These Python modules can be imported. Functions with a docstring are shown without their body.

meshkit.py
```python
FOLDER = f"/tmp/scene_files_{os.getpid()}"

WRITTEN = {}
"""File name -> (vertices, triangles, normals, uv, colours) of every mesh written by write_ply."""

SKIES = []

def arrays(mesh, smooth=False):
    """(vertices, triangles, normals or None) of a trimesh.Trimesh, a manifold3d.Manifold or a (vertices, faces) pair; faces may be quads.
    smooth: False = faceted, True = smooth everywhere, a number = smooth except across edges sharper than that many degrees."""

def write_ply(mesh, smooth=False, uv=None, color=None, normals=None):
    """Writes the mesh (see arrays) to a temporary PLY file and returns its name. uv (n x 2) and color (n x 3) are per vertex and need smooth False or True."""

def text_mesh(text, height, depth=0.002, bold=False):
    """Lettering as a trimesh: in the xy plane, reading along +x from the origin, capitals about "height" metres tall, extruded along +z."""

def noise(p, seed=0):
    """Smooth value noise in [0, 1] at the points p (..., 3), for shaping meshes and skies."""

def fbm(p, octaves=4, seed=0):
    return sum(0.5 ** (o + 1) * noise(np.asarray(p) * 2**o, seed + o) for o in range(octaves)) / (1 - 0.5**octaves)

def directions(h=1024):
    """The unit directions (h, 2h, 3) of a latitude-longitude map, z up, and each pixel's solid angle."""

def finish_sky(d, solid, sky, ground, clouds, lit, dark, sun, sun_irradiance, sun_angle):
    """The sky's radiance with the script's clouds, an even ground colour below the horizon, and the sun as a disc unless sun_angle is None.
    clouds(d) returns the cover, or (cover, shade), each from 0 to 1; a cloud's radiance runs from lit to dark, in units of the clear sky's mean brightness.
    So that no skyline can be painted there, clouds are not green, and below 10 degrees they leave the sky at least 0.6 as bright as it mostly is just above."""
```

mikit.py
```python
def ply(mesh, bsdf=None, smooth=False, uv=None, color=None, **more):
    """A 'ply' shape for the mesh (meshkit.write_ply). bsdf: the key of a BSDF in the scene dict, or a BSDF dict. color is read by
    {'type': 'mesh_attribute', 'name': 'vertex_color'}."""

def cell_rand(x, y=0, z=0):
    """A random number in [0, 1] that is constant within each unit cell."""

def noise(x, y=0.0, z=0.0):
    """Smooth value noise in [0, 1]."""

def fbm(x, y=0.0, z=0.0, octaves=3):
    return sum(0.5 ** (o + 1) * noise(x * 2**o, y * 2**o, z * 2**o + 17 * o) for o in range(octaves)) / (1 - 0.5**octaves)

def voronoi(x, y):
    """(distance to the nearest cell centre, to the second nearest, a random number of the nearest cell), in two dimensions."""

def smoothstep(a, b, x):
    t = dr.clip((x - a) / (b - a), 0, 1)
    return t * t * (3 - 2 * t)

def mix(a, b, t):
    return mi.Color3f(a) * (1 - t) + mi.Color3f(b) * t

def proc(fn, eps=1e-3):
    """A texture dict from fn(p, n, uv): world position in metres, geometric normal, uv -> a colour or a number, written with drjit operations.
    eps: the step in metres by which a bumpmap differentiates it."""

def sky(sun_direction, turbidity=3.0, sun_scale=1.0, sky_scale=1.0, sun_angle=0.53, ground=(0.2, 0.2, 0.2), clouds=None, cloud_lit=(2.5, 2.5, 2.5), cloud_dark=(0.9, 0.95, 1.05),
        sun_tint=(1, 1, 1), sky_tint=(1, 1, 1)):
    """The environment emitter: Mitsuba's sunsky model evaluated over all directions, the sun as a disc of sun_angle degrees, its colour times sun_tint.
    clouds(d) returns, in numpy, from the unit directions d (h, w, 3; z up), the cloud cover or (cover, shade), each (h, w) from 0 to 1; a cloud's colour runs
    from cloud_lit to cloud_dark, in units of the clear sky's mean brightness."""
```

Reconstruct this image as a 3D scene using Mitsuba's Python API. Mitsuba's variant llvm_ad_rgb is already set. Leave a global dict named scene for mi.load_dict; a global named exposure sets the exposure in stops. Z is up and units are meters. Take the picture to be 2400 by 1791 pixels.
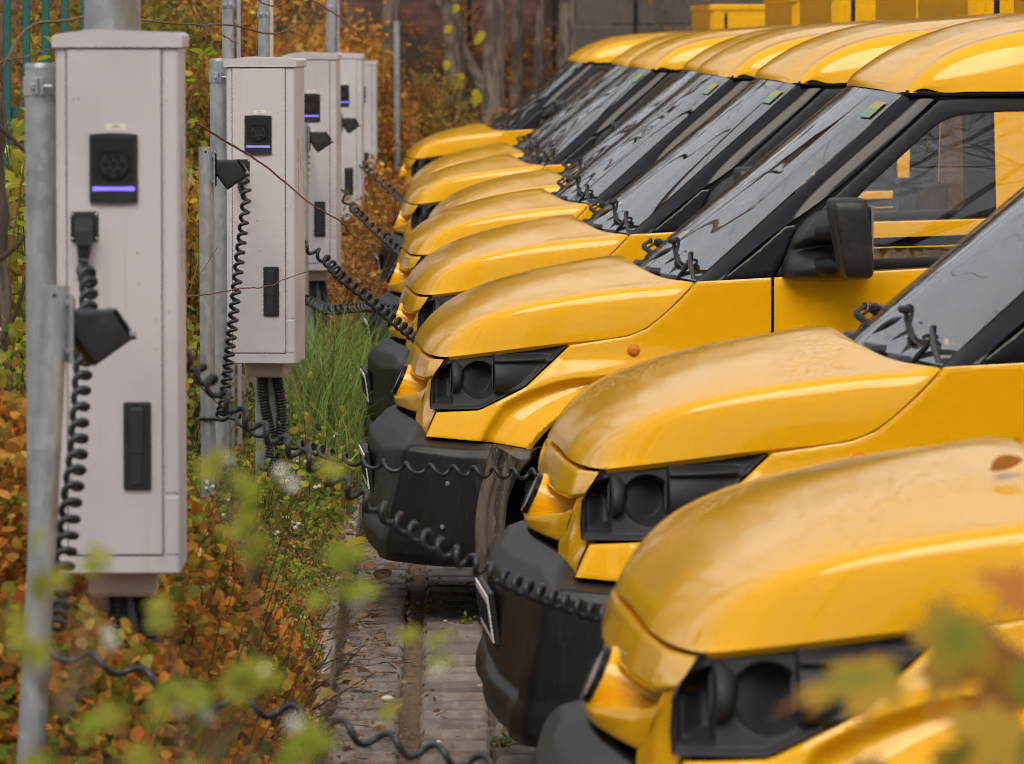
import math, numpy as np, trimesh, mitsuba as mi, drjit as dr
from scipy.interpolate import PchipInterpolator, make_interp_spline
from scipy.spatial import Delaunay
import shapely
from shapely.geometry import Polygon, Point
import mikit, meshkit
from mikit import proc, noise, fbm, voronoi, smoothstep, mix, cell_rand

T = mi.ScalarTransform4f
scene, labels = {}, {}
R = np.random.default_rng(7)

# ------------------------------------------------------------------ camera, sky, exposure
scene['camera'] = {'type': 'thinlens', 'fov_axis': 'x', 'fov': 10.4392, 'near_clip': 0.2, 'far_clip': 600.0,
                   'aperture_radius': 0.0085, 'focus_distance': 18.5,
                   'to_world': T().look_at(origin=[0, 0, 1.83], target=[0.01107391, 0.99814187, 1.83 - 0.05991803], up=[0, 0, 1])}


def cloud_cover(d):
    n = meshkit.fbm(d * [3.0, 3.0, 6.0], 4, seed=3)
    return np.ones(d.shape[:2]), np.clip((n - 0.35) * 1.6, 0, 1) * 0.55


scene['sky'] = mikit.sky((-0.12, -0.66, 0.74), turbidity=3, sun_scale=0.42, sun_angle=36, clouds=cloud_cover,
                         cloud_lit=(1.95, 2.0, 2.12), cloud_dark=(1.02, 1.08, 1.18), ground=(0.12, 0.1, 0.08), sun_tint=(0.90, 0.97, 1.10))
exposure = 2.1


# ------------------------------------------------------------------ materials
def srgb(r, g, b):
    return [float(((c / 255 + 0.055) / 1.055) ** 2.4 if c > 10 else c / 255 / 12.92) for c in (r, g, b)]


def rgb(c):
    return {'type': 'rgb', 'value': list(map(float, c))}


def two(b):
    return {'type': 'twosided', 'bsdf': b}


def prin(color, rough, **k):
    return {'type': 'principled', 'base_color': color if isinstance(color, dict) else rgb(color), 'roughness': rough if isinstance(rough, dict) else float(rough), **k}


def bump(b, fn, scale, eps=1e-3):
    return {'type': 'bumpmap', 'arbitrary': proc(fn, eps), 'scale': scale, 'bsdf': b}


def yellow_color(p, n, uv):
    a = fbm(p.x * 5, p.y * 5, p.z * 5, 3)
    d = fbm(p.x * 30, p.y * 30, p.z * 60, 3)
    film = smoothstep(0.5, 0.75, a) * 0.05 * smoothstep(0.35, 0.6, d)
    return mix((0.86, 0.435, 0.004), (0.52, 0.30, 0.04), film)


def wet_bump(p, n, uv):
    d1, d2, r = voronoi(p.x * 85, p.y * 85)
    drop = smoothstep(0.42, 0.1, d1) * dr.select(r > 0.55, 1.0, 0.0)
    top = smoothstep(0.6, 0.9, dr.abs(n.z)) * smoothstep(0.42, 0.6, noise(p.x * 6, p.y * 6))
    return drop * top * 0.0006 + 0.00012 * fbm(p.x * 9, p.y * 9, p.z * 9, 2)


scene['mat_yellow'] = two(bump({'type': 'roughplastic', 'distribution': 'ggx', 'alpha': 0.010, 'int_ior': 1.5, 'diffuse_reflectance': proc(yellow_color)}, wet_bump, 1.0, 1e-3))
scene['mat_yellow_plain'] = two({'type': 'roughplastic', 'alpha': 0.09, 'int_ior': 1.45, 'diffuse_reflectance': proc(yellow_color)})


def bumper_color(p, n, uv):
    f = fbm(uv.x * 14, uv.y * 14, p.y * 14, 4)
    g = fbm(uv.x * 90, uv.y * 25, p.y * 60, 3)
    edge = smoothstep(0.44, 0.56, uv.x + 0.16 * (f - 0.5)) * smoothstep(0.70, 0.5, f)
    speck = smoothstep(0.62, 0.72, g) * 0.35
    return mix((0.0085, 0.0085, 0.0105), (0.16, 0.125, 0.092), dr.clip(edge * (0.25 + 0.6 * g) + speck * 0.12, 0, 1))


def grain(p, n, uv):
    return 0.0004 * noise(p.x * 900, p.y * 900, p.z * 900) + 0.0003 * fbm(p.x * 60, p.y * 60, p.z * 60, 2)


scene['mat_bumper'] = two(bump(prin(proc(bumper_color), 0.42, specular=0.35), grain, 0.5, 5e-4))


def blackish(p, n, uv):
    return mix((0.012, 0.012, 0.014), (0.05, 0.045, 0.04), smoothstep(0.5, 0.8, fbm(p.x * 25, p.y * 25, p.z * 25, 3)) * 0.35)


def dusty_color(p, n, uv):
    f = fbm(uv.x * 40, uv.y * 9, p.y * 30, 4)
    c = mix((0.13, 0.102, 0.078), (0.035, 0.03, 0.027), smoothstep(0.42, 0.66, f))
    return mix(c, (0.22, 0.175, 0.135), smoothstep(0.6, 0.75, fbm(uv.x * 160, uv.y * 60, p.y * 90, 3)) * 0.6)


scene['mat_dusty'] = two(bump(prin(proc(dusty_color), 0.85), grain, 1.5, 5e-4))
scene['mat_black_gloss'] = two({'type': 'roughplastic', 'alpha': 0.03, 'int_ior': 1.36, 'diffuse_reflectance': rgb([0.008, 0.008, 0.012])})
scene['mat_black_trim'] = two({'type': 'roughplastic', 'alpha': 0.2, 'int_ior': 1.3, 'diffuse_reflectance': rgb([0.012, 0.012, 0.015])})
scene['mat_black_plastic'] = two(prin(proc(blackish), 0.45, specular=0.5))
scene['mat_lamp_housing'] = two(prin([0.020, 0.020, 0.023], 0.55, specular=0.35))
scene['mat_dark'] = two(prin([0.006, 0.006, 0.006], 0.8))
scene['mat_interior'] = two(prin([0.018, 0.018, 0.02], 0.75))
scene['mat_headliner'] = two(prin([0.18, 0.18, 0.18], 0.9))
scene['mat_rubber'] = two(prin([0.018, 0.019, 0.022], 0.42, specular=0.6))
scene['mat_tyre'] = two(prin([0.014, 0.014, 0.014], 0.75))
scene['mat_rim'] = two(prin([0.2, 0.2, 0.2], 0.4, metallic=0.6))
scene['mat_glass'] = {'type': 'thindielectric', 'int_ior': 1.52}
scene['mat_lens'] = two(prin([0.4, 0.42, 0.44], 0.12, metallic=0.7, clearcoat=1.0))
scene['mat_badge'] = two(prin([0.42, 0.39, 0.35], 0.35, metallic=0.5))
scene['mat_amber'] = two(prin([0.62, 0.17, 0.01], 0.3, clearcoat=0.6))
scene['mat_plate_white'] = two(prin([0.7, 0.7, 0.66], 0.4))
scene['mat_plate_blue'] = two(prin([0.01, 0.05, 0.4], 0.4))
scene['mat_sticker_green'] = two(prin([0.17, 0.26, 0.18], 0.5))
scene['mat_sticker_yellow'] = two(prin([0.30, 0.29, 0.09], 0.5))


def cabinet_color(p, n, uv):
    c = mix((0.530, 0.515, 0.545), (0.465, 0.45, 0.475), smoothstep(0.4, 0.75, fbm(p.x * 4, p.y * 4, p.z * 2.2, 4)))
    d1, d2, r = voronoi(p.x * 16 + p.y * 16, p.z * 16)
    c = mix(c, (0.2, 0.16, 0.13), smoothstep(0.05, 0.02, d1) * dr.select(r > 0.72, 0.7, 0.0))
    drip = smoothstep(0.62, 0.8, fbm(p.x * 45, p.y * 45, p.z * 1.5, 3)) * 0.16
    return mix(c, (0.3, 0.26, 0.22), drip)


scene['mat_cabinet'] = two(prin(proc(cabinet_color), 0.42, specular=0.4))
scene['mat_seam'] = two(prin([0.09, 0.085, 0.085], 0.8))
scene['mat_label'] = two(prin([0.72, 0.69, 0.62], 0.6))
scene['mat_label_ink'] = two(prin([0.12, 0.11, 0.1], 0.6))
scene['mat_residue'] = two(prin([0.42, 0.33, 0.22], 0.8))
scene['mat_tape'] = two(prin([0.62, 0.55, 0.42], 0.7))


def galv(p, n, uv):
    d1, d2, r = voronoi(p.x * 60 + p.y * 43, p.z * 35)
    c = mix((0.33, 0.36, 0.385), (0.45, 0.475, 0.49), r)
    c = mix(c, (0.22, 0.235, 0.25), smoothstep(0.5, 0.72, fbm(p.x * 22, p.y * 22, p.z * 4, 3)) * 0.6)
    return mix(c, (0.21, 0.14, 0.08), smoothstep(0.66, 0.8, fbm(p.x * 9 + 4, p.y * 9, p.z * 2, 4)) * 0.5)


scene['mat_galv'] = two(prin(proc(galv), 0.42, metallic=0.55))
scene['mat_bolt'] = two(prin([0.55, 0.56, 0.57], 0.3, metallic=0.9))
scene['mat_lilac'] = two(prin([0.30, 0.29, 0.40], 0.6))
scene['mat_pale'] = two(prin([0.55, 0.46, 0.40], 0.7))


def stone_color(p, n, uv):
    c = mix((0.140, 0.116, 0.100), (0.10, 0.083, 0.072), fbm(p.x * 9, p.y * 3, 0.0, 4))
    c = mix(c, (0.20, 0.172, 0.15), smoothstep(0.55, 0.8, noise(p.x * 60, p.y * 14)) * 0.4)
    return mix(c, (0.06, 0.042, 0.03), smoothstep(0.5, 0.75, fbm(p.x * 13 + 9, p.y * 4, 3.0, 4)) * 0.6)


def stone_bump(p, n, uv):
    return fbm(p.x * 70, p.y * 70, p.z * 70, 4)


scene['mat_brick_a'] = two(bump(prin(proc(stone_color), 0.75), stone_bump, 0.004, 1e-3))
scene['mat_brick_b'] = two(bump(prin(proc(lambda p, n, uv: stone_color(p + mi.Point3f(3, 7, 0), n, uv) * mi.Color3f(1.22, 1.18, 1.15)), 0.75), stone_bump, 0.004, 1e-3))
scene['mat_brick_c'] = two(bump(prin(proc(lambda p, n, uv: stone_color(p + mi.Point3f(11, 2, 0), n, uv) * mi.Color3f(0.82, 0.8, 0.8)), 0.75), stone_bump, 0.004, 1e-3))
scene['mat_kerb'] = two(bump(prin(proc(lambda p, n, uv: stone_color(p * 0.7, n, uv) * mi.Color3f(1.9, 1.95, 1.95)), 0.85), stone_bump, 0.005, 1e-3))


def soil_color(p, n, uv):
    c = mix((0.035, 0.023, 0.016), (0.10, 0.065, 0.042), fbm(p.x * 22, p.y * 22, 0.0, 4))
    return mix(c, (0.12, 0.075, 0.045), smoothstep(0.62, 0.72, noise(p.x * 90, p.y * 90)))


scene['mat_soil'] = two(bump(prin(proc(soil_color), 0.95), stone_bump, 0.01, 2e-3))
scene['mat_leaf'] = {'type': 'principledthin', 'base_color': {'type': 'mesh_attribute', 'name': 'vertex_color'}, 'roughness': 0.45, 'diff_trans': 0.75, 'eta': 1.35}
scene['mat_twig'] = two(prin([0.15, 0.045, 0.028], 0.55))
scene['mat_stem'] = two(prin([0.05, 0.03, 0.02], 0.8))
scene['mat_greenstem'] = two(prin([0.13, 0.085, 0.035], 0.6))
scene['mat_berry'] = two(prin([0.58, 0.55, 0.47], 0.5))


def bark_color(p, n, uv):
    s = fbm(p.x * 26 + p.y * 26, p.z * 5, 0.0, 4)
    c = mix((0.185, 0.14, 0.105), (0.075, 0.055, 0.043), smoothstep(0.35, 0.65, s))
    return mix(c, (0.14, 0.125, 0.08), smoothstep(0.6, 0.8, fbm(p.x * 5, p.y * 5, p.z * 3, 3)) * 0.5)


scene['mat_bark'] = two(bump(prin(proc(bark_color), 0.9), lambda p, n, uv: fbm(p.x * 40 + p.y * 40, p.z * 8, 0.0, 3), 0.02, 2e-3))


def brickwall_color(p, n, uv):
    row = dr.floor(p.z / 0.077)
    x = p.x / 0.25 + 0.5 * (row - 2 * dr.floor(row / 2))
    fx, fz = x - dr.floor(x), p.z / 0.077 - row
    joint = dr.maximum(smoothstep(0.07, 0.03, dr.minimum(fx, 1 - fx)), smoothstep(0.16, 0.08, dr.minimum(fz, 1 - fz)))
    c = mix((0.23, 0.095, 0.068), (0.13, 0.068, 0.052), cell_rand(dr.floor(x), row))
    c = mix(c, (0.10, 0.08, 0.068), joint * 0.8)
    return mix(c, (0.035, 0.028, 0.022), smoothstep(0.4, 0.7, fbm(p.x * 1.5, p.z * 1.3, 0.0, 4)) * 0.8)


scene['mat_brickwall'] = two(prin(proc(brickwall_color), 0.9))


def wall_color(p, n, uv):
    c = mix((0.17, 0.145, 0.125), (0.10, 0.085, 0.073), fbm(p.x * 2, p.z * 2.5, 0.0, 4))
    return mix(c, (0.13, 0.11, 0.095), smoothstep(0.55, 0.7, fbm(p.x * 5, p.z * 4, 2.0, 3)) * 0.6)


scene['mat_greywall'] = two(prin(proc(wall_color), 0.9))
scene['mat_fence'] = two(prin([0.012, 0.10, 0.09], 0.5))


# ------------------------------------------------------------------ mesh helpers
def tag(key, label, cat=None, group=None, kind=None):
    labels[key] = {k: v for k, v in dict(label=label, category=cat, group=group, kind=kind).items() if v}


def fresh(name):
    if not any(k == name or k.startswith(name + '__') for k in scene):
        return name
    i = 1
    while any(k == f'{name}_{i:03d}' or k.startswith(f'{name}_{i:03d}__') for k in scene):
        i += 1
    return f'{name}_{i:03d}'


def put(key, mesh, mat, M=None, smooth=35, **k):
    """One entry; the last word of the key takes a number when it is taken."""
    head, sep, last = key.rpartition('__')
    key = fresh(key)
    d = mikit.ply(mesh, mat, smooth=smooth, **k)
    if M is not None:
        d['to_world'] = M
    scene[key] = d
    return key


def cat(L):
    L = [trimesh.Trimesh(np.asarray(a[0], float), np.asarray(a[1], int), process=False) if isinstance(a, tuple) else a for a in L]
    return trimesh.util.concatenate(L)


def box(x0, x1, y0, y1, z0, z1, bevel=0.0):
    e = np.array([x1 - x0, y1 - y0, z1 - z0])
    c = np.array([x0 + x1, y0 + y1, z0 + z1]) / 2
    if bevel <= 0:
        m = trimesh.creation.box(e)
    else:
        b = min(bevel, e.min() * 0.45)
        pts = []
        for s in np.array(np.meshgrid([-1, 1], [-1, 1], [-1, 1])).reshape(3, -1).T:
            for a in range(3):
                q = s * e / 2
                for k in range(3):
                    if k != a:
                        q = q.copy()
                        q[k] -= s[k] * b
                pts.append(q)
        m = trimesh.Trimesh(np.array(pts)).convex_hull
    m.apply_translation(c)
    return m


def tube(P, r, n=8, cap=True):
    P = np.asarray(P, float)
    r = np.broadcast_to(np.asarray(r, float), (len(P),))
    t = np.gradient(P, axis=0)
    t /= np.maximum(np.linalg.norm(t, axis=1, keepdims=True), 1e-9)
    a = np.cross(t[0], [0.31, 0.2, 0.93] if abs(t[0][2]) < 0.9 else [1, 0.1, 0])
    a /= np.linalg.norm(a)
    ang = np.arange(n) / n * 2 * np.pi
    rings = []
    for i in range(len(P)):
        a = a - t[i] * (a @ t[i])
        a /= np.linalg.norm(a)
        b = np.cross(t[i], a)
        rings.append(P[i] + r[i] * (np.cos(ang)[:, None] * a + np.sin(ang)[:, None] * b))
    V = np.vstack(rings)
    F = []
    k = np.arange(n)
    k1 = (k + 1) % n
    for i in range(len(P) - 1):
        F += [np.stack([i * n + k, i * n + k1, (i + 1) * n + k1], 1), np.stack([i * n + k, (i + 1) * n + k1, (i + 1) * n + k], 1)]
    if cap:
        V = np.vstack([V, P[0], P[-1]])
        F += [np.stack([k1, k, k * 0 + len(V) - 2], 1), np.stack([(len(P) - 1) * n + k, (len(P) - 1) * n + k1, k * 0 + len(V) - 1], 1)]
    return trimesh.Trimesh(V, np.vstack(F), process=False)


def smooth_path(P, n):
    P = np.asarray(P, float)
    s = np.concatenate([[0], np.cumsum(np.linalg.norm(np.diff(P, axis=0), axis=1))])
    f = make_interp_spline(s, P, k=min(3, len(P) - 1))
    return f(np.linspace(0, s[-1], n))


def coil(P, rad, wire, pitch, per=14, sides=7, lead=0.0):
    """A coiled cable along a smooth path; rad and pitch are one number or (start, end)."""
    P = smooth_path(P, 400)
    s = np.concatenate([[0], np.cumsum(np.linalg.norm(np.diff(P, axis=0), axis=1))])
    L = s[-1]
    pr = np.atleast_1d(pitch)
    rr = np.atleast_1d(rad)
    ss = np.linspace(0, L, 4000)
    ph = np.concatenate([[0], np.cumsum(np.diff(ss) * 2 * np.pi / np.interp(ss[1:] / L, np.linspace(0, 1, len(pr)), pr))])
    n = int(ph[-1] / (2 * np.pi) * per)
    at = np.interp(np.linspace(0, ph[-1], n), ph, ss)
    phase = np.linspace(0, ph[-1], n)
    C = np.stack([np.interp(at, s, P[:, k]) for k in range(3)], 1)
    t = np.gradient(C, axis=0)
    t /= np.linalg.norm(t, axis=1, keepdims=True)
    a = np.cross(t[0], [0, 1, 0.2])
    a /= np.linalg.norm(a)
    out = []
    for i in range(n):
        a = a - t[i] * (a @ t[i])
        a /= np.linalg.norm(a)
        b = np.cross(t[i], a)
        q = np.interp(at[i] / L, np.linspace(0, 1, len(rr)), rr)
        if lead:
            q *= min(1, at[i] / lead, (L - at[i]) / lead + 0.02)
        out.append(C[i] + q * (np.cos(phase[i]) * a + np.sin(phase[i]) * b))
    return tube(out, wire, sides)


def lathe(profile, n=32, axis=(0, 0, 1), at=(0, 0, 0)):
    """profile: (radius, height) pairs turned about the axis."""
    p = np.asarray(profile, float)
    m = trimesh.creation.revolve(p, sections=n)
    m.apply_transform(trimesh.geometry.align_vectors([0, 0, 1], np.asarray(axis, float) / np.linalg.norm(axis)))
    m.apply_translation(at)
    return m


def surf(P, nu, nv, fold=None):
    """A smooth patch through control points P (rows, columns, 3): cubic along the rows, monotone across; fold: offsets that turn its four edges in."""
    P = np.asarray(P, float)

    def par(Q):
        s = np.concatenate([[0], np.cumsum(np.linalg.norm(np.diff(Q, axis=0), axis=2).mean(1) + 1e-6)])
        return s / s[-1]

    s = par(P)
    f = make_interp_spline(s, P, k=3) if len(P) > 3 else PchipInterpolator(s, P)
    if len(P) > 3:
        g = PchipInterpolator(s, P)
        w = np.linspace(0, 1, nu)
        A = 0.75 * f(w) + 0.25 * g(w)
    else:
        A = f(np.linspace(0, 1, nu))
    Q = np.swapaxes(P, 0, 1)
    t = par(Q)
    A = PchipInterpolator(t, A, axis=1)(np.linspace(0, 1, nv))
    return grid_mesh(A, fold)


def facets(P, nu, nv, soft=1.2, fold=None):
    """A patch of flat facets between the control points, its edges rounded by a small blur over the grid."""
    from scipy.ndimage import gaussian_filter1d
    P = np.asarray(P, float)

    def spread(Q, n):
        s = np.concatenate([[0], np.cumsum(np.linalg.norm(np.diff(Q, axis=0), axis=2).mean(1) + .004)])
        w = np.linspace(0, s[-1], n)
        return np.stack([[np.interp(w, s, Q[:, j, k]) for k in range(3)] for j in range(Q.shape[1])], 1).transpose(2, 1, 0)

    G = spread(P, nu)
    G = np.swapaxes(spread(np.swapaxes(G, 0, 1), nv), 0, 1)
    for ax in (0, 1):
        G = gaussian_filter1d(G, soft, axis=ax, mode='nearest')
    return grid_mesh(G, fold)


def grid_mesh(A, fold=None):
    if fold:
        r0, r1, c0, c1 = fold
        if c0 is not None:
            A = np.concatenate([A[:, :1] + c0, A], 1)
        if c1 is not None:
            A = np.concatenate([A, A[:, -1:] + c1], 1)
        if r0 is not None:
            A = np.concatenate([A[:1] + r0, A], 0)
        if r1 is not None:
            A = np.concatenate([A, A[-1:] + r1], 0)
    m, n = A.shape[:2]
    i = np.arange(m * n).reshape(m, n)
    F = np.vstack([np.stack([i[:-1, :-1], i[1:, :-1], i[1:, 1:]], -1).reshape(-1, 3), np.stack([i[:-1, :-1], i[1:, 1:], i[:-1, 1:]], -1).reshape(-1, 3)])
    return trimesh.Trimesh(A.reshape(-1, 3), F, process=False)


WV = 1.74


def whole(P):
    """Near-side control columns completed with their mirror image across the van's middle."""
    P = np.asarray(P, float)
    M = P[:, ::-1].copy()[:, 1:]
    M[..., 1] = WV - M[..., 1]
    return np.concatenate([P, M], 1)


def flip(m):
    m = m.copy()
    m.vertices[:, 1] = WV - m.vertices[:, 1]
    m.faces = m.faces[:, ::-1]
    return m


def panel(outer, vf, h=0.03, holes=(), fold=0.02, edge=0.006):
    """A sheet over an outline in the side view (u, z), pushed to depth vf(u, z), with rounded, turned-in edges."""
    poly = Polygon(outer, holes).buffer(0)
    pts = []
    rings = [poly.exterior] + list(poly.interiors)
    loops = []
    for r in rings:
        c = np.asarray(r.coords)[:-1]
        seg = []
        for a, b in zip(c, np.roll(c, -1, 0)):
            k = max(1, int(np.linalg.norm(b - a) / (h * .6) + 0.5))
            seg += [a + (b - a) * j / k for j in range(k)]
        loops.append((len(pts), len(seg)))
        pts += seg
    inner = poly.buffer(-edge * 1.2)
    for g in getattr(inner, 'geoms', [inner]):
        for r in [g.exterior] + list(g.interiors):
            k = max(6, int(r.length / (h * 0.6)))
            pts += [np.asarray(r.interpolate(j / k, normalized=True).coords[0]) for j in range(k)]
    x0, y0, x1, y1 = poly.bounds
    gx, gy = np.meshgrid(np.arange(x0, x1, h), np.arange(y0, y1, h * 0.87))
    gx = gx + (np.arange(gx.shape[0]) % 2)[:, None] * h / 2
    g = np.stack([gx.ravel(), gy.ravel()], 1)
    core = poly.buffer(-edge * 1.2 - h * 0.35)
    g = g[shapely.contains_xy(core, g[:, 0], g[:, 1])]
    pts = np.vstack([np.array(pts), g])
    tri = Delaunay(pts).simplices
    c = pts[tri].mean(1)
    tri = tri[shapely.contains_xy(poly, c[:, 0], c[:, 1])]
    e1, e2 = pts[tri[:, 1]] - pts[tri[:, 0]], pts[tri[:, 2]] - pts[tri[:, 0]]
    cr = e1[:, 0] * e2[:, 1] - e1[:, 1] * e2[:, 0]
    tri = tri[np.abs(cr) > 1e-10]
    cr = cr[np.abs(cr) > 1e-10]
    tri[cr < 0] = tri[cr < 0][:, ::-1]
    v = vf(pts[:, 0], pts[:, 1])
    nb = sum(k for _, k in loops)
    v[:nb] += edge * 0.5
    V = np.stack([pts[:, 0], v, pts[:, 1]], 1)
    F = [tri]
    for a, k in loops:
        base = len(V)
        V = np.vstack([V, V[a:a + k] + [0, fold, 0]])
        i = np.arange(k)
        j = (i + 1) % k
        F += [np.stack([a + i, base + i, base + j], 1), np.stack([a + i, base + j, a + j], 1)]
    return trimesh.Trimesh(V, np.vstack(F), process=False)


# ------------------------------------------------------------------ foliage helpers
LEAF = np.array([[0, 0], [0.33, 0.5], [0.33, -0.5], [0.72, 0.4], [0.72, -0.4], [1, 0]], float)
LEAF_F = np.array([[0, 2, 1], [1, 2, 4], [1, 4, 3], [3, 4, 5]])


def leaves(P, D, size, width, color, vary=0.18, curl=0.25, foldup=0.25, rng=R):
    """Many leaves at P pointing along D; returns (mesh, vertex colours)."""
    P, D = np.asarray(P, float), np.asarray(D, float)
    n = len(P)
    D = D / np.maximum(np.linalg.norm(D, axis=1, keepdims=True), 1e-9)
    Q = rng.normal(size=(n, 3))
    S = np.cross(D, Q)
    S /= np.maximum(np.linalg.norm(S, axis=1, keepdims=True), 1e-9)
    N = np.cross(D, S)
    s = np.broadcast_to(np.asarray(size, float), (n,)) * rng.uniform(0.65, 1.25, n)
    cu = curl * rng.normal(size=n)
    fo = foldup * rng.uniform(0.2, 1.2, n)
    x, y = LEAF[:, 0], LEAF[:, 1] * width
    V = P[:, None] + s[:, None, None] * (D[:, None] * x[None, :, None] + S[:, None] * y[None, :, None]
                                         + N[:, None] * (cu[:, None] * x[None] ** 2 + fo[:, None] * np.abs(y)[None])[..., None])
    F = (np.arange(n)[:, None, None] * 6 + LEAF_F[None]).reshape(-1, 3)
    col = np.asarray(color, float)
    col = np.broadcast_to(col, (n, 3)) * np.exp(rng.normal(size=(n, 1)) * vary) * np.exp(rng.normal(size=(n, 3)) * vary * 0.25)
    return trimesh.Trimesh(V.reshape(-1, 3), F, process=False), np.clip(np.repeat(col, 6, 0), 0, 0.9)


def pick(pal, n, rng=R):
    pal = np.array([list(c[:3]) + [c[3]] for c in pal], float)
    k = rng.choice(len(pal), n, p=pal[:, 3] / pal[:, 3].sum())
    return pal[k, :3]


def join_leaves(parts):
    return cat([m for m, _ in parts]), np.vstack([c for _, c in parts])


def put_leaves(key, parts, kind=None):
    m, c = parts if isinstance(parts, tuple) else join_leaves(parts)
    k = put(key, m, 'mat_leaf', smooth=False, color=c)
    if kind:
        labels.setdefault(k, {})['kind'] = kind
    return k


def sticks(segs, n=4):
    """Thin straight tapered rods, one mesh: (p0, p1, r0, r1)."""
    A = np.array([s[0] for s in segs], float)
    B = np.array([s[1] for s in segs], float)
    r0 = np.array([s[2] for s in segs])[:, None]
    r1 = np.array([s[3] for s in segs])[:, None]
    t = B - A
    t /= np.maximum(np.linalg.norm(t, axis=1, keepdims=True), 1e-9)
    a = np.cross(t, np.where(np.abs(t[:, 2:]) < 0.9, [[0, 0, 1.0]], [[1.0, 0, 0]]))
    a /= np.linalg.norm(a, axis=1, keepdims=True)
    b = np.cross(t, a)
    V = []
    for k in range(n):
        w = 2 * np.pi * k / n
        o = np.cos(w) * a + np.sin(w) * b
        V += [A + o * r0, B + o * r1]
    V = np.stack(V, 1).reshape(-1, 3)
    f = []
    for k in range(n):
        i, j = 2 * k, 2 * ((k + 1) % n)
        f += [[i, j, j + 1], [i, j + 1, i + 1]]
    F = (np.arange(len(A))[:, None, None] * 2 * n + np.array(f)[None]).reshape(-1, 3)
    return trimesh.Trimesh(V, F, process=False)


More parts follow.
